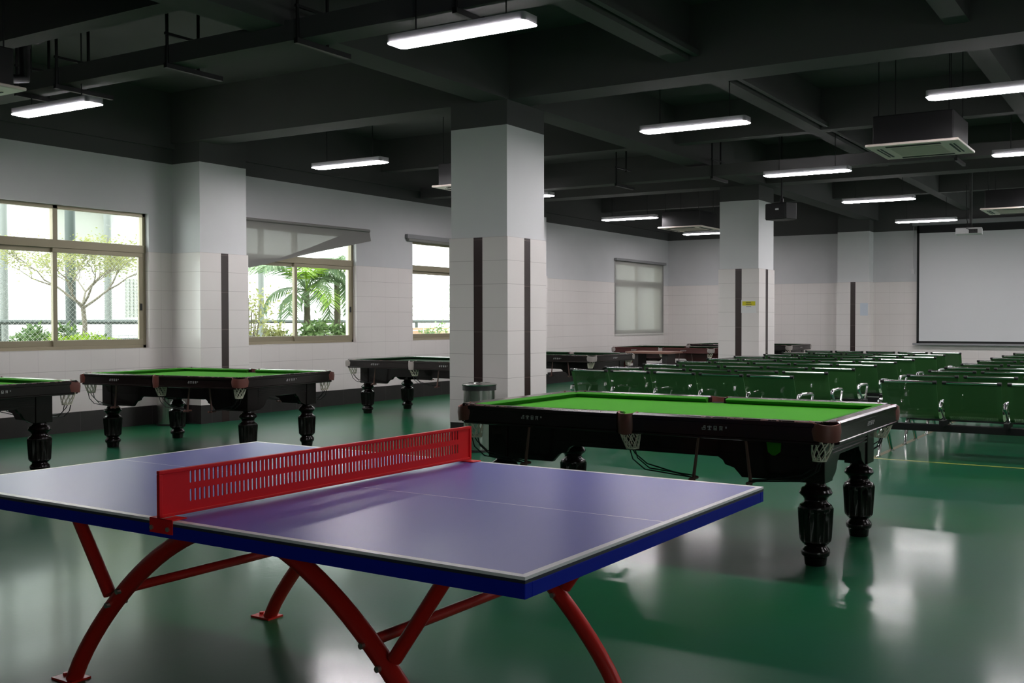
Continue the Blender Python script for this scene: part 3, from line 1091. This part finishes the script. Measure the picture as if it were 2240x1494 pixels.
def make_pool(wood, rail, leather, mid_leather, cloth='cloth', cushion='cushion'):
    t = thing('pool_table', '', 'pool table')
    # --- slate bed with cloth
    MB().box(-HL + 0.09, HL - 0.09, -HW + 0.09, HW - 0.09, 0.735, 0.790).build('playing_cloth', cloth, t)
    # --- apron boards with scalloped lower edge
    AX, AY = 1.135, 0.505
    sc = [(0.50, 0.578), (0.53, 0.560), (0.545, 0.535), (0.60, 0.520), (0.63, 0.490), (0.65, 0.468)]
    long_p = [(-AX, 0.735), (-AX, 0.468)] + [(-x_, z_) for x_, z_ in sc[::-1]] + sc + [(AX, 0.468), (AX, 0.735)]
    for s in (-1, 1):
        MB().prism(long_p, 1, *sorted((s * AY, s * (AY - 0.035)))).build('apron', wood, t, bevel=0.003)
        mo = MB().box(-AX + 0.15, AX - 0.15, *sorted((s * AY, s * (AY + 0.006))), 0.60, 0.607)
        mo.build('apron_moulding', wood, t)
    sh = [(0.20, 0.60), (0.215, 0.575), (0.24, 0.56), (0.26, 0.52), (0.28, 0.50), (0.30, 0.49)]
    end_p = [(-AY, 0.735), (-AY, 0.47), (-0.34, 0.47)] + [(-a, z_) for a, z_ in sh[::-1]] + sh + [(0.34, 0.47), (AY, 0.47), (AY, 0.735)]
    for s in (-1, 1):
        MB().prism(end_p, 0, *sorted((s * AX, s * (AX - 0.035)))).build('apron', wood, t, bevel=0.003)
        rb = MB()
        for k in range(6):
            z_ = 0.61 + k * 0.02
            rb.box(*sorted((s * AX, s * (AX + 0.008))), -0.36, 0.36, z_, z_ + 0.011)
        rb.build('reeding', wood, t)
    # --- legs with square block
    for sx in (-1, 1):
        for sy in (-1, 1):
            lg = MB().lathe(leg_profile(), 32, (0, 0, 0), (0.14, 0.32)).build('leg', wood, t, smooth=35, loc=(sx * 1.07, sy * 0.44, 0))
            MB().box(-0.075, 0.075, -0.075, 0.075, 0.468, 0.735).build('block', wood, lg, bevel=0.004)
    # --- rails, each a moulded board with its cushion
    zt, zb = PH, 0.708

    def prof(s):
        # outwards positive (o), z ; rail width .075
        return [(HWo - 0.095, 0.80), (HWo - 0.09, zt - 0.004), (HWo - 0.012, zt), (HWo, zt - 0.010), (HWo, zt - 0.03), (HWo - 0.004, zt - 0.034), (HWo - 0.004, zb + 0.018),
                (HWo + 0.002, zb + 0.014), (HWo + 0.002, zb + 0.004), (HWo - 0.006, zb), (HWo - 0.10, zb), (HWo - 0.10, 0.78)]

    def cush():
        return [(HWo - 0.088, zt - 0.003), (HWo - 0.126, zt - 0.008), (HWo - 0.140, zt - 0.014), (HWo - 0.114, 0.791), (HWo - 0.088, 0.791)]
    gap, gm = 0.085, 0.055
    for s in (-1, 1):
        HWo = HW
        for x0, x1 in ((-HL + gap, -gm), (gm, HL - gap)):
            pr = [(s * o, z_) for o, z_ in prof(s)]
            r = MB().prism(pr, 0, x0, x1).build('rail', rail, t)
            MB().prism([(s * o, z_) for o, z_ in cush()], 0, x0 + 0.03, x1 - 0.012).build('cushion', cushion, r)
            lettering((x0 + x1) / 2 - 0.05, s * (HW - 0.004), 0.757, 0, s, r)
        HWo = HL
        pr = [(s * o, z_) for o, z_ in prof(s)]
        b = MB()
        n = len(pr)
        y0, y1 = -HW + gap, HW - gap
        for yy in (y0, y1):
            b.v += [(o, yy, z_) for o, z_ in pr]
        b.f.append(tuple(range(n)))
        b.f.append(tuple(range(n, 2 * n))[::-1])
        for i in range(n):
            j = (i + 1) % n
            b.f.append((i, j, n + j, n + i))
        r = b.build('rail', rail, t)
        MB().prism([(s * o, z_) for o, z_ in cush()], 1, y0 + 0.03, y1 - 0.03).build('cushion', cushion, r)
        lettering(0.0, s * (HL - 0.004), 0.757, 1, s, r)
    # --- six pockets
    for sx in (-1, 0, 1):
        for sy in (-1, 1):
            if sx:
                cx, cy, r_ = sx * (HL - 0.085), sy * (HW - 0.085), 0.086
                a = math.atan2(sy, sx)
                w_ = arc_wall(cx, cy, r_, a - rad(92), a + rad(92), 0.722, PH + 0.004, 0.012, 14, 0.022)
                le = leather
                ndx, ndy = -sx * 0.02, 0.0
            else:
                cx, cy, r_ = 0.0, sy * (HW - 0.062), 0.060
                a = math.atan2(sy, 0)
                w_ = arc_wall(cx, cy, r_ + 0.008, a - rad(80), a + rad(80), 0.700, PH + 0.004, 0.012, 12, 0.012)
                le = mid_leather
                ndx, ndy = 0.02, 0.0
            po = w_.build('pocket', le, t, smooth=50)
            MB().tube([(cx, cy, 0.77), (cx, cy, 0.792)], 0.05, 16).build('pocket_shade_disc', 'hole', po)  # black disc stands in for the shade inside the pocket
            pocket_net(cx - sx * 0.005, cy - sy * 0.005, ndx, ndy).build('net', 'string', po)
            # ball return: wire rods sloping to a stop bar on a strap
            d = -sx if sx else 1
            b = MB()
            ex = cx + d * 0.42
            for q in (-0.03, 0.0, 0.03):
                b.tube([(cx + ndx, cy + q, 0.612), (cx + ndx + d * 0.02, cy + q, 0.585 - abs(q)), (cx + d * 0.12, cy + q, 0.53 - abs(q)), (ex, cy + q, 0.468 + abs(q) * 0.3)], 0.004, 6)
            b.build('return_rods', 'black_steel', po)
            MB().tube([(ex + d * 0.03, cy, 0.705), (ex, cy, 0.47), (ex, cy, 0.452)], [0.008, 0.011, 0.012], 6).tube([(ex, cy - 0.05, 0.466), (ex, cy + 0.05, 0.466)], 0.010, 8).build('strap', 'strap', po)
    return t


pt0 = make_pool('wood', 'rail', 'leather', 'leather')
PTX, PTY = -2.845, 5.945
pt0.location = (PTX, PTY, 0)
tag(pt0, 'large green clothed pool table right behind the blue table', group='pool tables')
# a small green cloth patch stuck on its apron
MB().quad((0.80, -0.5065, 0.685), (0.89, -0.5065, 0.685), (0.885, -0.5065, 0.63), (0.845, -0.5065, 0.60), (0.81, -0.5065, 0.625)).build('cloth_patch', 'cushion', None)
patch = bpy.data.objects['cloth_patch']
patch.parent = None
Z8 = 0.963
dup(pt0, (-9.18, 7.41, 0), 0.117, 'pool table with brown leather corners by the half pillar', 'pool tables', (0.875, 1.02, 0.976))
dup(pt0, (-9.87, 4.85, 0), 0, 'pool table cut off by the left edge, below the nearest window', 'pool tables')
pale0 = make_pool('wood', 'rail', 'leather_pale', 'leather_pale', 'cloth_shaded', 'cloth_shaded')
pale0.location = (-9.34, 11.62, 0)
pale0.scale = (1, 1, Z8)
tag(pale0, 'pool table with pale leather pockets partly hidden by the nearer pillar on its left', group='pool tables')
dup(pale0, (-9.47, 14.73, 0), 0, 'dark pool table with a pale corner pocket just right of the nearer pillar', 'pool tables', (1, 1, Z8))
red0 = make_pool('red_wood', 'red_wood', 'leather_pale', 'leather_pale', 'cloth_shaded', 'cloth_shaded')
red0.location = (-9.66, 20.03, 0)
red0.scale = (0.96, 1, 0.94)
tag(red0, 'reddish brown pool table with white pockets below the closed blind', group='pool tables')
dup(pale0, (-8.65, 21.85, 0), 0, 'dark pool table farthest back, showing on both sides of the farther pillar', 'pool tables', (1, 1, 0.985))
# the patch belongs to the big table only
patch.parent = pt0

# ------------------------------------------------------------------ table tennis table
t = thing('table_tennis_table', 'blue table tennis table on arched red legs', 'table', (-2.7178, 2.7847, 0), rad(-1.0))
TL, TW = 1.37, 0.7625
MB().box(-TL, TL, -TW, TW, 0.752, 0.760).build('tabletop', 'tt_top', t)
MB().box(-TL, TL, -TW, TW, 0.7435, 0.7519).build('edge_band', 'tt_dark', t)
b = MB()
for s in (-1, 1):
    b.box(-TL, TL, *sorted((s * TW, s * (TW - 0.03))), 0.705, 0.7434)
    b.box(*sorted((s * TL, s * (TL - 0.03))), -TW + 0.03, TW - 0.03, 0.705, 0.7434)
    b.box(-TL + 0.03, TL - 0.03, *sorted((s * 0.36, s * 0.40)), 0.712, 0.7434)
b.box(-0.03, 0.03, -TW + 0.03, TW - 0.03, 0.712, 0.7434)
b.build('rim', 'tt_blue', t, bevel=0.002)
for s in (-1, 1):
    yy = s * 0.47
    ar = []
    for i in range(41):
        u = -1 + 2 * i / 40
        u = math.copysign(abs(u) ** 0.85, u)
        xx = 0.93 * u
        zz = 0.682 * (1 - abs(u) ** 1.72) ** (1 / 1.15)
        ar.append((xx - 0.015, yy, 0.004 + zz))
    lg = MB().tube(ar, 0.030, 14).build('leg', 'red_leg', t, smooth=50)
    for e in (-1, 1):
        xx = e * 0.935 - 0.015
        MB().box(xx - 0.075, xx + 0.045, yy - 0.042, yy + 0.042, 0, 0.008).tube([(xx - 0.05, yy, 0.008), (xx - 0.05, yy, 0.018)], 0.01, 6).build('foot_plate', 'red_leg', lg)
        MB().tube([(e * 0.70 - 0.015, yy, 0.36), (e * 0.955 - 0.015, yy, 0.706)], 0.023, 12).build('strut', 'red_leg', lg, smooth=50)
        for q in (0.60, 0.665):
            zq = 0.682 * (1 - (q / 0.93) ** 1.72) ** (1 / 1.15)
            MB().tube([(e * q - 0.015, yy - 0.042, zq), (e * q - 0.015, yy + 0.042, zq)], 0.010, 8).build('bolt', 'bolt', lg)
for e in (-1, 1):
    MB().tube([(e * 0.60 - 0.015, -0.47, 0.396), (e * 0.60 - 0.015, 0.47, 0.396)], 0.018, 12).build('cross_bar', 'red_leg', t, smooth=50)
# the perforated steel net: a thing of its own, clamped on the table
nt = thing('table_tennis_net', 'red slotted steel net standing across the blue table', 'net', (-2.7178, 2.7847, 0.76), rad(-1.0))
n0, n1, NH = -0.775, 0.762, 0.1525
b = MB()
h = 0.0022
zb = 0.006
sl0, sl1 = n0 + 0.112, n1 - 0.078
for za, zc in ((zb, 0.042), (0.0815, 0.1005), (0.1395, NH - 0.012)):
    b.box(-h, h, sl0, sl1, za, zc)
b.box(-h, h, n0, sl0, zb, NH - 0.012)
b.box(-h, h, sl1, n1, zb, NH - 0.012)
ns = 78
pit = (sl1 - sl0) / ns
for k in range(ns):
    y0 = sl0 + k * pit + pit * 0.5
    for za, zc in ((0.042, 0.0815), (0.1005, 0.1395)):
        b.box(-h, h, y0, y0 + pit * 0.5, za, zc)
        # rounded slot ends
        for zz, sg in ((za, 1), (zc, -1)):
            yl = y0 - pit * 0.5
            b.prism([(yl, zz), (yl + 0.0025, zz), (yl, zz + sg * 0.0025)], 0, -h, h)
            b.prism([(y0, zz), (y0 - 0.0025, zz), (y0, zz + sg * 0.0025)], 0, -h, h)
b.build('plate', 'red_net', nt)
b = MB()
b.box(-0.007, 0.007, n0, n1, NH - 0.012, NH)
b.box(-0.007, 0.007, n0, n0 + 0.012, zb, NH - 0.012)
b.box(-0.007, 0.007, n1 - 0.012, n1, zb, NH - 0.012)
b.box(-0.007, 0.007, n0, n1, zb, zb + 0.010)
b.build('rim', 'red_net', nt, bevel=0.002)
for s, yy in ((-1, -TW), (1, TW)):
    c = MB()
    c.box(-0.055, 0.055, *sorted((yy + s * 0.004, yy - s * 0.05)), 0.0006, 0.004)
    c.box(-0.055, 0.055, *sorted((yy + s * 0.0005, yy + s * 0.004)), -0.042, 0.004)
    co = c.build('clamp', 'red_net', nt, bevel=0.001)
    for xx in (-0.042, 0.036):
        MB().tube([(xx, yy + s * 0.004, -0.026), (xx, yy + s * 0.009, -0.026)], 0.0075, 10).build('bolt', 'bolt', co)


# ------------------------------------------------------------------ beam seating
def make_bench(n=5):
    P = 0.595
    W_ = 0.535
    t = thing('beam_seating', '', 'bench')
    prof = [(0.0, 0.765), (0.012, 0.735), (0.040, 0.66), (0.070, 0.575), (0.100, 0.49), (0.125, 0.435), (0.155, 0.405), (0.20, 0.392), (0.28, 0.394), (0.40, 0.415), (0.50, 0.432), (0.545, 0.430), (0.57, 0.412), (0.578, 0.385)]
    first = None
    for k in range(n):
        xc = 0.03 + W_ / 2 + k * P
        if first is None:
            sh = MB().sheet(prof, -W_ / 2, W_ / 2, 0.004).build('seat_shell', 'seat', t, smooth=30)
            b = MB().tube([(-W_ / 2, -0.004, 0.768), (W_ / 2, -0.004, 0.768)], 0.013, 10)
            tr = b.build('top_tube', 'chrome', sh, smooth=40)
            for sg in (-1, 1):
                MB().tube([(sg * (W_ / 2 + 0.004), -0.004, 0.768), (sg * (W_ / 2 - 0.035), -0.004, 0.768)], 0.0165, 10).build('end_cap', 'black_steel', sh, smooth=40)
            first = (sh, list(sh.children))
        else:
            sh = first[0].copy()
            COL.objects.link(sh)
            for c in first[1]:
                d = c.copy()
                COL.objects.link(d)
                d.parent = sh
        sh.location = (xc, 0, 0)
    Ltot = 0.03 * 2 + (n - 1) * P + W_
    MB().box(-0.02, Ltot + 0.02, 0.22, 0.29, 0.265, 0.335).build('beam', 'black_steel', t, bevel=0.004)
    # armrests between seats and at both ends
    af = None
    for k in range(n + 1):
        xx = 0.0 + k * P if k < n else Ltot
        if af is None:
            a = MB()
            a.tube([(0, 0.30, 0.34), (0, 0.24, 0.40), (0, 0.10, 0.49), (0, 0.055, 0.53), (0, 0.07, 0.56), (0, 0.13, 0.572), (0, 0.30, 0.575), (0, 0.42, 0.57), (0, 0.46, 0.55), (0, 0.45, 0.52), (0, 0.40, 0.43), (0, 0.33, 0.34)],
                   [0.012, 0.013, 0.016, 0.022, 0.024, 0.02, 0.017, 0.017, 0.016, 0.014, 0.012, 0.012], 8)
            ar_ = a.build('armrest', 'chrome', t, smooth=50)
            br = MB().box(-0.022, 0.022, 0.10, 0.40, 0.335, 0.385).build('bracket', 'black_steel', ar_)
            af = (ar_, br)
        else:
            ar_ = af[0].copy()
            COL.objects.link(ar_)
            br = af[1].copy()
            COL.objects.link(br)
            br.parent = ar_
        ar_.location = (xx, 0, 0)
    for k, xx in enumerate((-0.005, Ltot + 0.005)):
        l_ = MB()
        l_.tube([(0, 0.25, 0.30), (0, 0.17, 0.24), (0, 0.08, 0.07), (0, 0.055, 0.015)], [0.026, 0.024, 0.018, 0.016], 10)
        l_.tube([(0, 0.26, 0.30), (0, 0.38, 0.25), (0, 0.53, 0.07), (0, 0.575, 0.015)], [0.026, 0.024, 0.018, 0.016], 10)
        lo = l_.build('leg_frame', 'chrome', t, smooth=50, loc=(xx, 0, 0))
        for fy in (0.052, 0.58):
            MB().lathe([(0.03, 0.0), (0.03, 0.008), (0.012, 0.016), (0.010, 0.03)], 12, (0, fy, 0)).build('foot', 'chrome', lo, smooth=40)
    return t


bench0 = make_bench()
LY = [10.50, 11.20, 12.22, 13.32, 14.40, 15.50, 16.62, 17.80, 19.02]
RY = [10.10, 11.22, 12.30, 13.24, 14.34, 15.60, 16.80, 17.98, 19.30]
ORD = ['front-most, nearest the pool table', 'second', 'third', 'fourth', 'fifth', 'sixth', 'seventh', 'eighth', 'ninth and last, nearest the screen']
LX = [-6.50, -6.42, -6.40, -6.42, -6.42, -6.42, -6.33, -6.42, -6.38]
firstb = True
for side, xs, yl, nm in (('l', LX, LY, 'left block'), ('r', [-2.62] * 9, RY, 'right block')):
    for i, yy in enumerate(yl):
        lb = 'green perforated five seat bench, %s, row %s' % (nm, ORD[i]) if i in (0, 8) else 'green perforated five seat bench, %s, %s row from the big pool table' % (nm, ORD[i])
        gp = 'bench rows of the %s' % nm
        if firstb:
            bench0.location = (xs[i], yy, 0)
            tag(bench0, lb, group=gp)
            firstb = False
        else:
            dup(bench0, (xs[i], yy, 0), rad(-1.2) if (side == 'l' and i == 0) else 0, lb, gp)
bench0.rotation_euler = (0, 0, rad(-4.3))


# ------------------------------------------------------------------ steel bins, small desk
def make_bin():
    t = thing('litter_bin', '', 'bin')
    MB().lathe([(0.165, 0.02), (0.165, 0.64)], 32).build('body', 'steel', t, smooth=40)
    MB().lathe([(0.17, 0.0), (0.17, 0.025)], 32).build('base_ring', 'bin_band', t, smooth=40)
    MB().lathe([(0.176, 0.64), (0.176, 0.69)], 32).build('band', 'bin_band', t, smooth=40)
    MB().lathe([(0.183, 0.69), (0.185, 0.70), (0.17, 0.708), (0.12, 0.716), (0.115, 0.712), (0.07, 0.70), (0.068, 0.712), (0.055, 0.722), (0.02, 0.725)], 32).build('lid', 'steel', t, smooth=40)
    return t


bin0 = make_bin()
bin0.location = (-6.40, 8.55, 0)
tag(bin0, 'stainless steel litter bin standing at the nearer pillar', group='steel litter bins')
dup(bin0, (-11.5, 8.66, 0), 0, 'stainless steel litter bin below the half pillar, behind a pool table', 'steel litter bins')
dup(bin0, (-6.75, 16.25, 0), 0, 'stainless steel litter bin at the farther pillar, its lid above the seats', 'steel litter bins')

t = thing('side_table', 'low table with a red brown rounded top before the reddish pool table', 'table', (-9.27, 18.25, 0))


def rrect(hx, hy, r, n=5):
    p = []
    for cx, cy, a in ((hx - r, hy - r, 0), (-hx + r, hy - r, pi / 2), (-hx + r, -hy + r, pi), (hx - r, -hy + r, 1.5 * pi)):
        for k in range(n + 1):
            q = a + pi / 2 * k / n
            p.append((cx + r * cos(q), cy + r * sin(q)))
    return p


MB().prism(rrect(0.50, 0.36, 0.08), 2, 0.70, 0.735).build('tabletop', 'desk_top', t)
for sx in (-0.33, 0.33):
    MB().box(sx - 0.06, sx + 0.06, -0.18, 0.18, 0.04, 0.70).build('pedestal', 'desk_leg', t)
    MB().box(sx - 0.06, sx + 0.06, -0.28, 0.28, 0, 0.04).build('foot', 'desk_leg', t)

# ------------------------------------------------------------------ outdoors
GZ = 0.75
struct(MB().box(-60, WX - WT, -5, 60, -0.2, 0.02).build('ground', 'paving'), 'pale paved ground outside the windows')


def leafcloud(b, centers, n, size, spread, up=0.3, rng=random):
    for i in range(n):
        c = rng.choice(centers)
        p = Vector(c) + Vector((rng.gauss(0, spread), rng.gauss(0, spread), rng.gauss(0, spread * 0.7)))
        d = Vector((rng.uniform(-1, 1), rng.uniform(-1, 1), rng.uniform(-0.6, 1) * up + 0.1)).normalized()
        s_ = d.cross(Vector((rng.uniform(-1, 1), rng.uniform(-1, 1), rng.uniform(-1, 1)))).normalized()
        L = size * rng.uniform(0.6, 1.3)
        b.quad(p, p + d * L * 0.5 + s_ * L * 0.22, p + d * L, p + d * L * 0.5 - s_ * L * 0.22)


def tree(name, loc, trunk_h, height, spread, label, leafm, nleaf, lsize, barkm='bark', seed=1, r0=0.06, levels=4):
    rng = random.Random(seed)
    t = thing(name, label, 'tree', loc)
    b = MB()
    tips = []

    def grow(p, d, L, r, lev):
        q = p + d * L * 0.5 + Vector((rng.gauss(0, L * .05), rng.gauss(0, L * .05), 0))
        e = q + (d + Vector((rng.gauss(0, .12), rng.gauss(0, .12), 0.12))).normalized() * L * 0.5
        b.tube([p, q, e], [r, r * 0.85, r * 0.68], 6)
        if lev <= 3:
            tips.append(e)
        if lev <= 2:
            tips.append(q)
        if lev == 0:
            return
        k = rng.choice((2, 3)) if lev > 1 else 2
        for _ in range(k):
            a = rng.uniform(0, 2 * pi)
            nd = (d + Vector((cos(a), sin(a), rng.uniform(-0.1, 0.5))) * rng.uniform(0.5, 0.9)).normalized()
            grow(e, nd, L * rng.uniform(0.6, 0.85), r * 0.62, lev - 1)
    b.tube([(0, 0, 0), (0.02, 0.02, trunk_h * 0.6), (0, 0, trunk_h)], [r0 * 1.2, r0, r0 * 0.95], 8)
    for k in range(5):
        a = 2 * pi * k / 5 + rng.uniform(-.4, .4)
        d = Vector((cos(a) * spread, sin(a) * spread, rng.uniform(0.35, 1.1))).normalized()
        grow(Vector((0, 0, trunk_h - 0.05 * (k % 3))), d, height * 0.30, r0 * 0.6, levels - 1)
    b.build('trunk', barkm, t, smooth=50)
    lb = MB()
    leafcloud(lb, tips, nleaf, lsize, 0.11, rng=rng)
    lb.build('foliage', leafm, t)
    return t


def shrub(name, loc, rx, ry, h, label, leafm, n, size, seed=1, cat='shrub', flat=False):
    rng = random.Random(seed)
    t = thing(name, label, cat, loc)
    st, lb = MB(), MB()
    cs = []
    for i in range(26):
        a = rng.uniform(0, 2 * pi)
        r = math.sqrt(rng.random())
        x_, y_ = rx * r * cos(a), ry * r * sin(a)
        z_ = h * (0.9 if flat else (1 - r * r * 0.75)) * rng.uniform(0.55, 0.95)
        cs.append((x_, y_, z_))
        st.tube([(x_ * 0.4, y_ * 0.4, 0), (x_ * 0.8, y_ * 0.8, z_ * 0.6), (x_, y_, z_)], [0.012, 0.009, 0.005], 5)
    st.build('stems', 'bark', t)
    leafcloud(lb, cs, n, size, h * 0.16, 0.8, rng)
    lb.build('foliage', leafm, t)
    return t


def palm(loc, h, label, fr, seed, L=1.0):
    """fan palm: ringed trunk and long drooping feathery fronds"""
    rng = random.Random(seed)
    t = thing('palm_tree', label, 'tree', loc)
    b = MB()
    pts, rs = [], []
    for i in range(14):
        u = i / 13
        pts.append((0.03 * sin(u * 3), 0.02 * u, h * u))
        rs.append(0.075 - 0.02 * u + (0.006 if i % 2 else 0))
    b.tube(pts, rs, 9).build('trunk', 'bark', t, smooth=40)
    for k, (az, el, ln, mt) in enumerate(fr):
        f = MB()
        p = Vector((0.03 * sin(3), 0.02, h))
        d0 = Vector((cos(az), sin(az), 0))
        axis = []
        e = el
        for i in range(13):
            axis.append(p.copy())
            p = p + (d0 * cos(e) + Vector((0, 0, sin(e)))) * ln / 12
            e -= 0.085 + 0.017 * i
        f.tube(axis, [0.014 * (1 - i / 14) + 0.003 for i in range(13)], 5)
        side = Vector((-sin(az), cos(az), 0))
        for i in range(3, 13):
            for j in (0.0, 0.34, 0.67):
                if i + j > 12:
                    continue
                u = (i + j) / 12
                i2 = min(i + 1, 12)
                c = axis[i].lerp(axis[i2], j)
                tdir = (axis[i2] - axis[i - 1]).normalized()
                for sg in (-1, 1):
                    q = (side * sg * 0.9 + tdir * 0.55 + Vector((0, 0, -0.25 - 0.3 * rng.random()))).normalized()
                    ll = ln * 0.50 * (1 - abs(u - 0.5) * 0.8)
                    wv = tdir * 0.016
                    f.quad(c - wv, c + wv, c + q * ll * 0.55 + wv * 0.8, c + q * ll, c + q * ll * 0.55 - wv * 0.8)
        f.build('frond', mt, t)
    return t


# planting bed kerbs raise the plants
tag(MB().box(-17.6, -14.2, 8.2, 12.0, 0.02, GZ).build('planter', 'soil'), 'raised bed of soil outside the window with the bare tree', 'planter')
tag(MB().box(-17.6, -14.2, 12.6, 16.6, 0.02, GZ).build('planter', 'soil'), 'raised bed of soil below the palms outside', 'planter')
tree('garden_tree', (-15.4, 9.99, GZ), 0.86, 1.5, 1.15, 'thin branched tree with pale yellow leaves outside the nearest window', 'leaf_pale', 6500, 0.05, seed=5, r0=0.038, levels=6)
shrub('garden_shrub', (-15.7, 9.75, GZ), 0.5, 0.85, 0.52, 'dark green leafy shrub at the foot of the thin tree outside', 'leaf_green', 1500, 0.11, 3)
shrub('low_hedge', (-14.75, 9.62, GZ), 0.25, 0.55, 0.40, 'bright lime green low hedge outside the nearest window', 'leaf_lime', 1300, 0.06, 4, 'hedge', True)
LP, LY_ = 'leaf_palm', 'leaf_palm_lime'
palm((-15.6, 14.95, GZ), 1.22, 'palm tree with a drooping frond, left one of the palms outside',
     [(-2.2, 1.0, 1.55, LP), (-1.7, 1.15, 1.3, LP), (-0.8, 1.2, 1.1, LY_), (0.3, 1.1, 1.1, LP), (1.2, 0.8, 1.2, LP), (2.5, 0.9, 1.2, LP), (-2.7, 0.3, 1.2, LP),
      (0.9, 1.4, 1.1, LY_), (-1.2, 0.2, 1.1, LP), (1.7, 0.1, 1.1, LP), (-0.2, 0.5, 1.1, LY_), (-2.0, -0.1, 0.95, LP)], 3)
palm((-15.3, 15.5, GZ), 1.42, 'taller palm tree on the right outside the window with the sagging blind',
     [(0.4, 1.25, 1.3, LP), (-0.6, 1.15, 1.2, LP), (1.4, 0.95, 1.3, LP), (2.2, 1.1, 1.1, LP), (-1.8, 1.0, 1.3, LP), (3.2, 0.7, 1.1, LP), (-1.2, 0.4, 1.2, LP), (0.8, 0.35, 1.2, LP),
      (-2.1, 0.1, 1.1, LP), (1.9, 0.2, 1.1, LP), (-0.3, -0.1, 1.0, LP)], 4)
shrub('garden_shrub', (-14.9, 14.9, GZ), 0.45, 0.75, 0.62, 'soft green shrub below the palm trunks outside', 'leaf_soft', 1300, 0.13, 7)
shrub('garden_shrub', (-15.3, 13.25, GZ), 0.4, 0.42, 1.35, 'tall loose pale leaved shrub at the left of the palms', 'leaf_pale', 600, 0.09, 8)
shrub('garden_shrub', (-15.6, 14.15, GZ), 0.3, 0.35, 0.55, 'small pale shrub between the palms and the tall loose shrub', 'leaf_pale', 380, 0.09, 9)

# steel railing and posts
rl = thing('railing', 'grey green steel railing running past the trees outside', 'railing', (-17.8, 8.0, 0))
MB().tube([(0, -4.0, 1.335), (0, 22, 1.335)], 0.045, 8).build('rail', 'green_steel', rl, smooth=40)
MB().tube([(0, -4.0, 1.0), (0, 22, 1.0)], 0.02, 6).build('lower_rail', 'green_steel', rl)
for yy in (2.0, 9.5, 13.0, 18.0):
    MB().box(-0.03, 0.03, yy - 0.03, yy + 0.03, 0.02, 1.335).build('post', 'green_steel', rl)
for (px_, py_, z0, z1, r_, mt, lb) in ((-16.6, 10.55, GZ, 5.5, 0.085, 'green_steel', 'dark green steel post right behind the thin tree'),
                                     (-18.6, 10.55, 1.1, 6.0, 0.07, 'grey_post', 'grey steel post at the left side of the nearest window'),
                                     (-18.6, 12.6, 1.1, 6.0, 0.07, 'grey_post', 'grey steel post at the right of the thin tree'),
                                     (-18.6, 16.45, 1.1, 6.0, 0.07, 'grey_post', 'grey steel post left of the drooping palm frond')):
    tag(MB().tube([(px_, py_, z0 if z0 > 1 and mt != 'grey_post' else 0.02), (px_, py_, z1)], r_, 10).build('steel_post', mt, smooth=40), lb, 'post', 'steel posts outside')
tag(MB().box(-19.6, -19.3, 4, 24, 0.02, 1.05).build('garden_wall', 'brick'), 'low grey brick garden wall beyond the railing', 'garden wall')

bd = thing('building', 'white building close outside the two nearer windows', 'building', (-24, 14, 0))
MB().box(-1, 0, -12, 6.5, 0.02, 9).build('wall', 'facade', bd)
MB().box(-0.02, 0.35, 2.3, 3.9, 0.02, 9).build('grey_bay', 'facade_grey', bd)
wf = MB().box(-0.02, 0.05, 0.9, 2.2, 3.0, 4.2).build('window', 'pane_out', bd)
MB().box(0.0, 0.5, -0.2, 2.3, 4.3, 4.45).build('canopy', 'facade', bd)
MB().box(-0.02, 0.06, 3.9, 6.2, 0.02, 2.6).build('pink_wall', 'facade_pink', bd)
k = MB()
for i in range(5):
    for j in range(12):
        k.box(0.36, 0.40, 2.5 + i * 0.11, 2.56 + i * 0.11, 1.45 + j * 0.085, 1.50 + j * 0.085)
k.build('vent_blocks', 'pane_out', bd)
tag(MB().box(-20.5, -19.9, 21.2, 22.4, 0.02, 2.3).build('shed', mat('green_shed', (0.08, 0.20, 0.14), 0.6)), 'green shed at the right behind the palms', 'shed')
# beyond the third window
tag(MB().box(-16.5, -16.1, 17.2, 24, 0.02, 1.18).build('planter', 'brick_red'), 'reddish brick planter outside the narrow window strip', 'planter')
shrub('garden_shrub', (-15.6, 19.1, GZ - 0.1), 0.4, 0.5, 0.65, 'soft green shrub outside the narrow window strip', 'leaf_soft', 500, 0.1, 11)
tree('distant_tree', (-24, 29.0, 0.02), 1.0, 3.2, 1.0, 'misty pale tree far beyond the narrow window strip', 'leaf_misty', 1400, 0.16, 'bark_pale', 13, 0.05, 4)
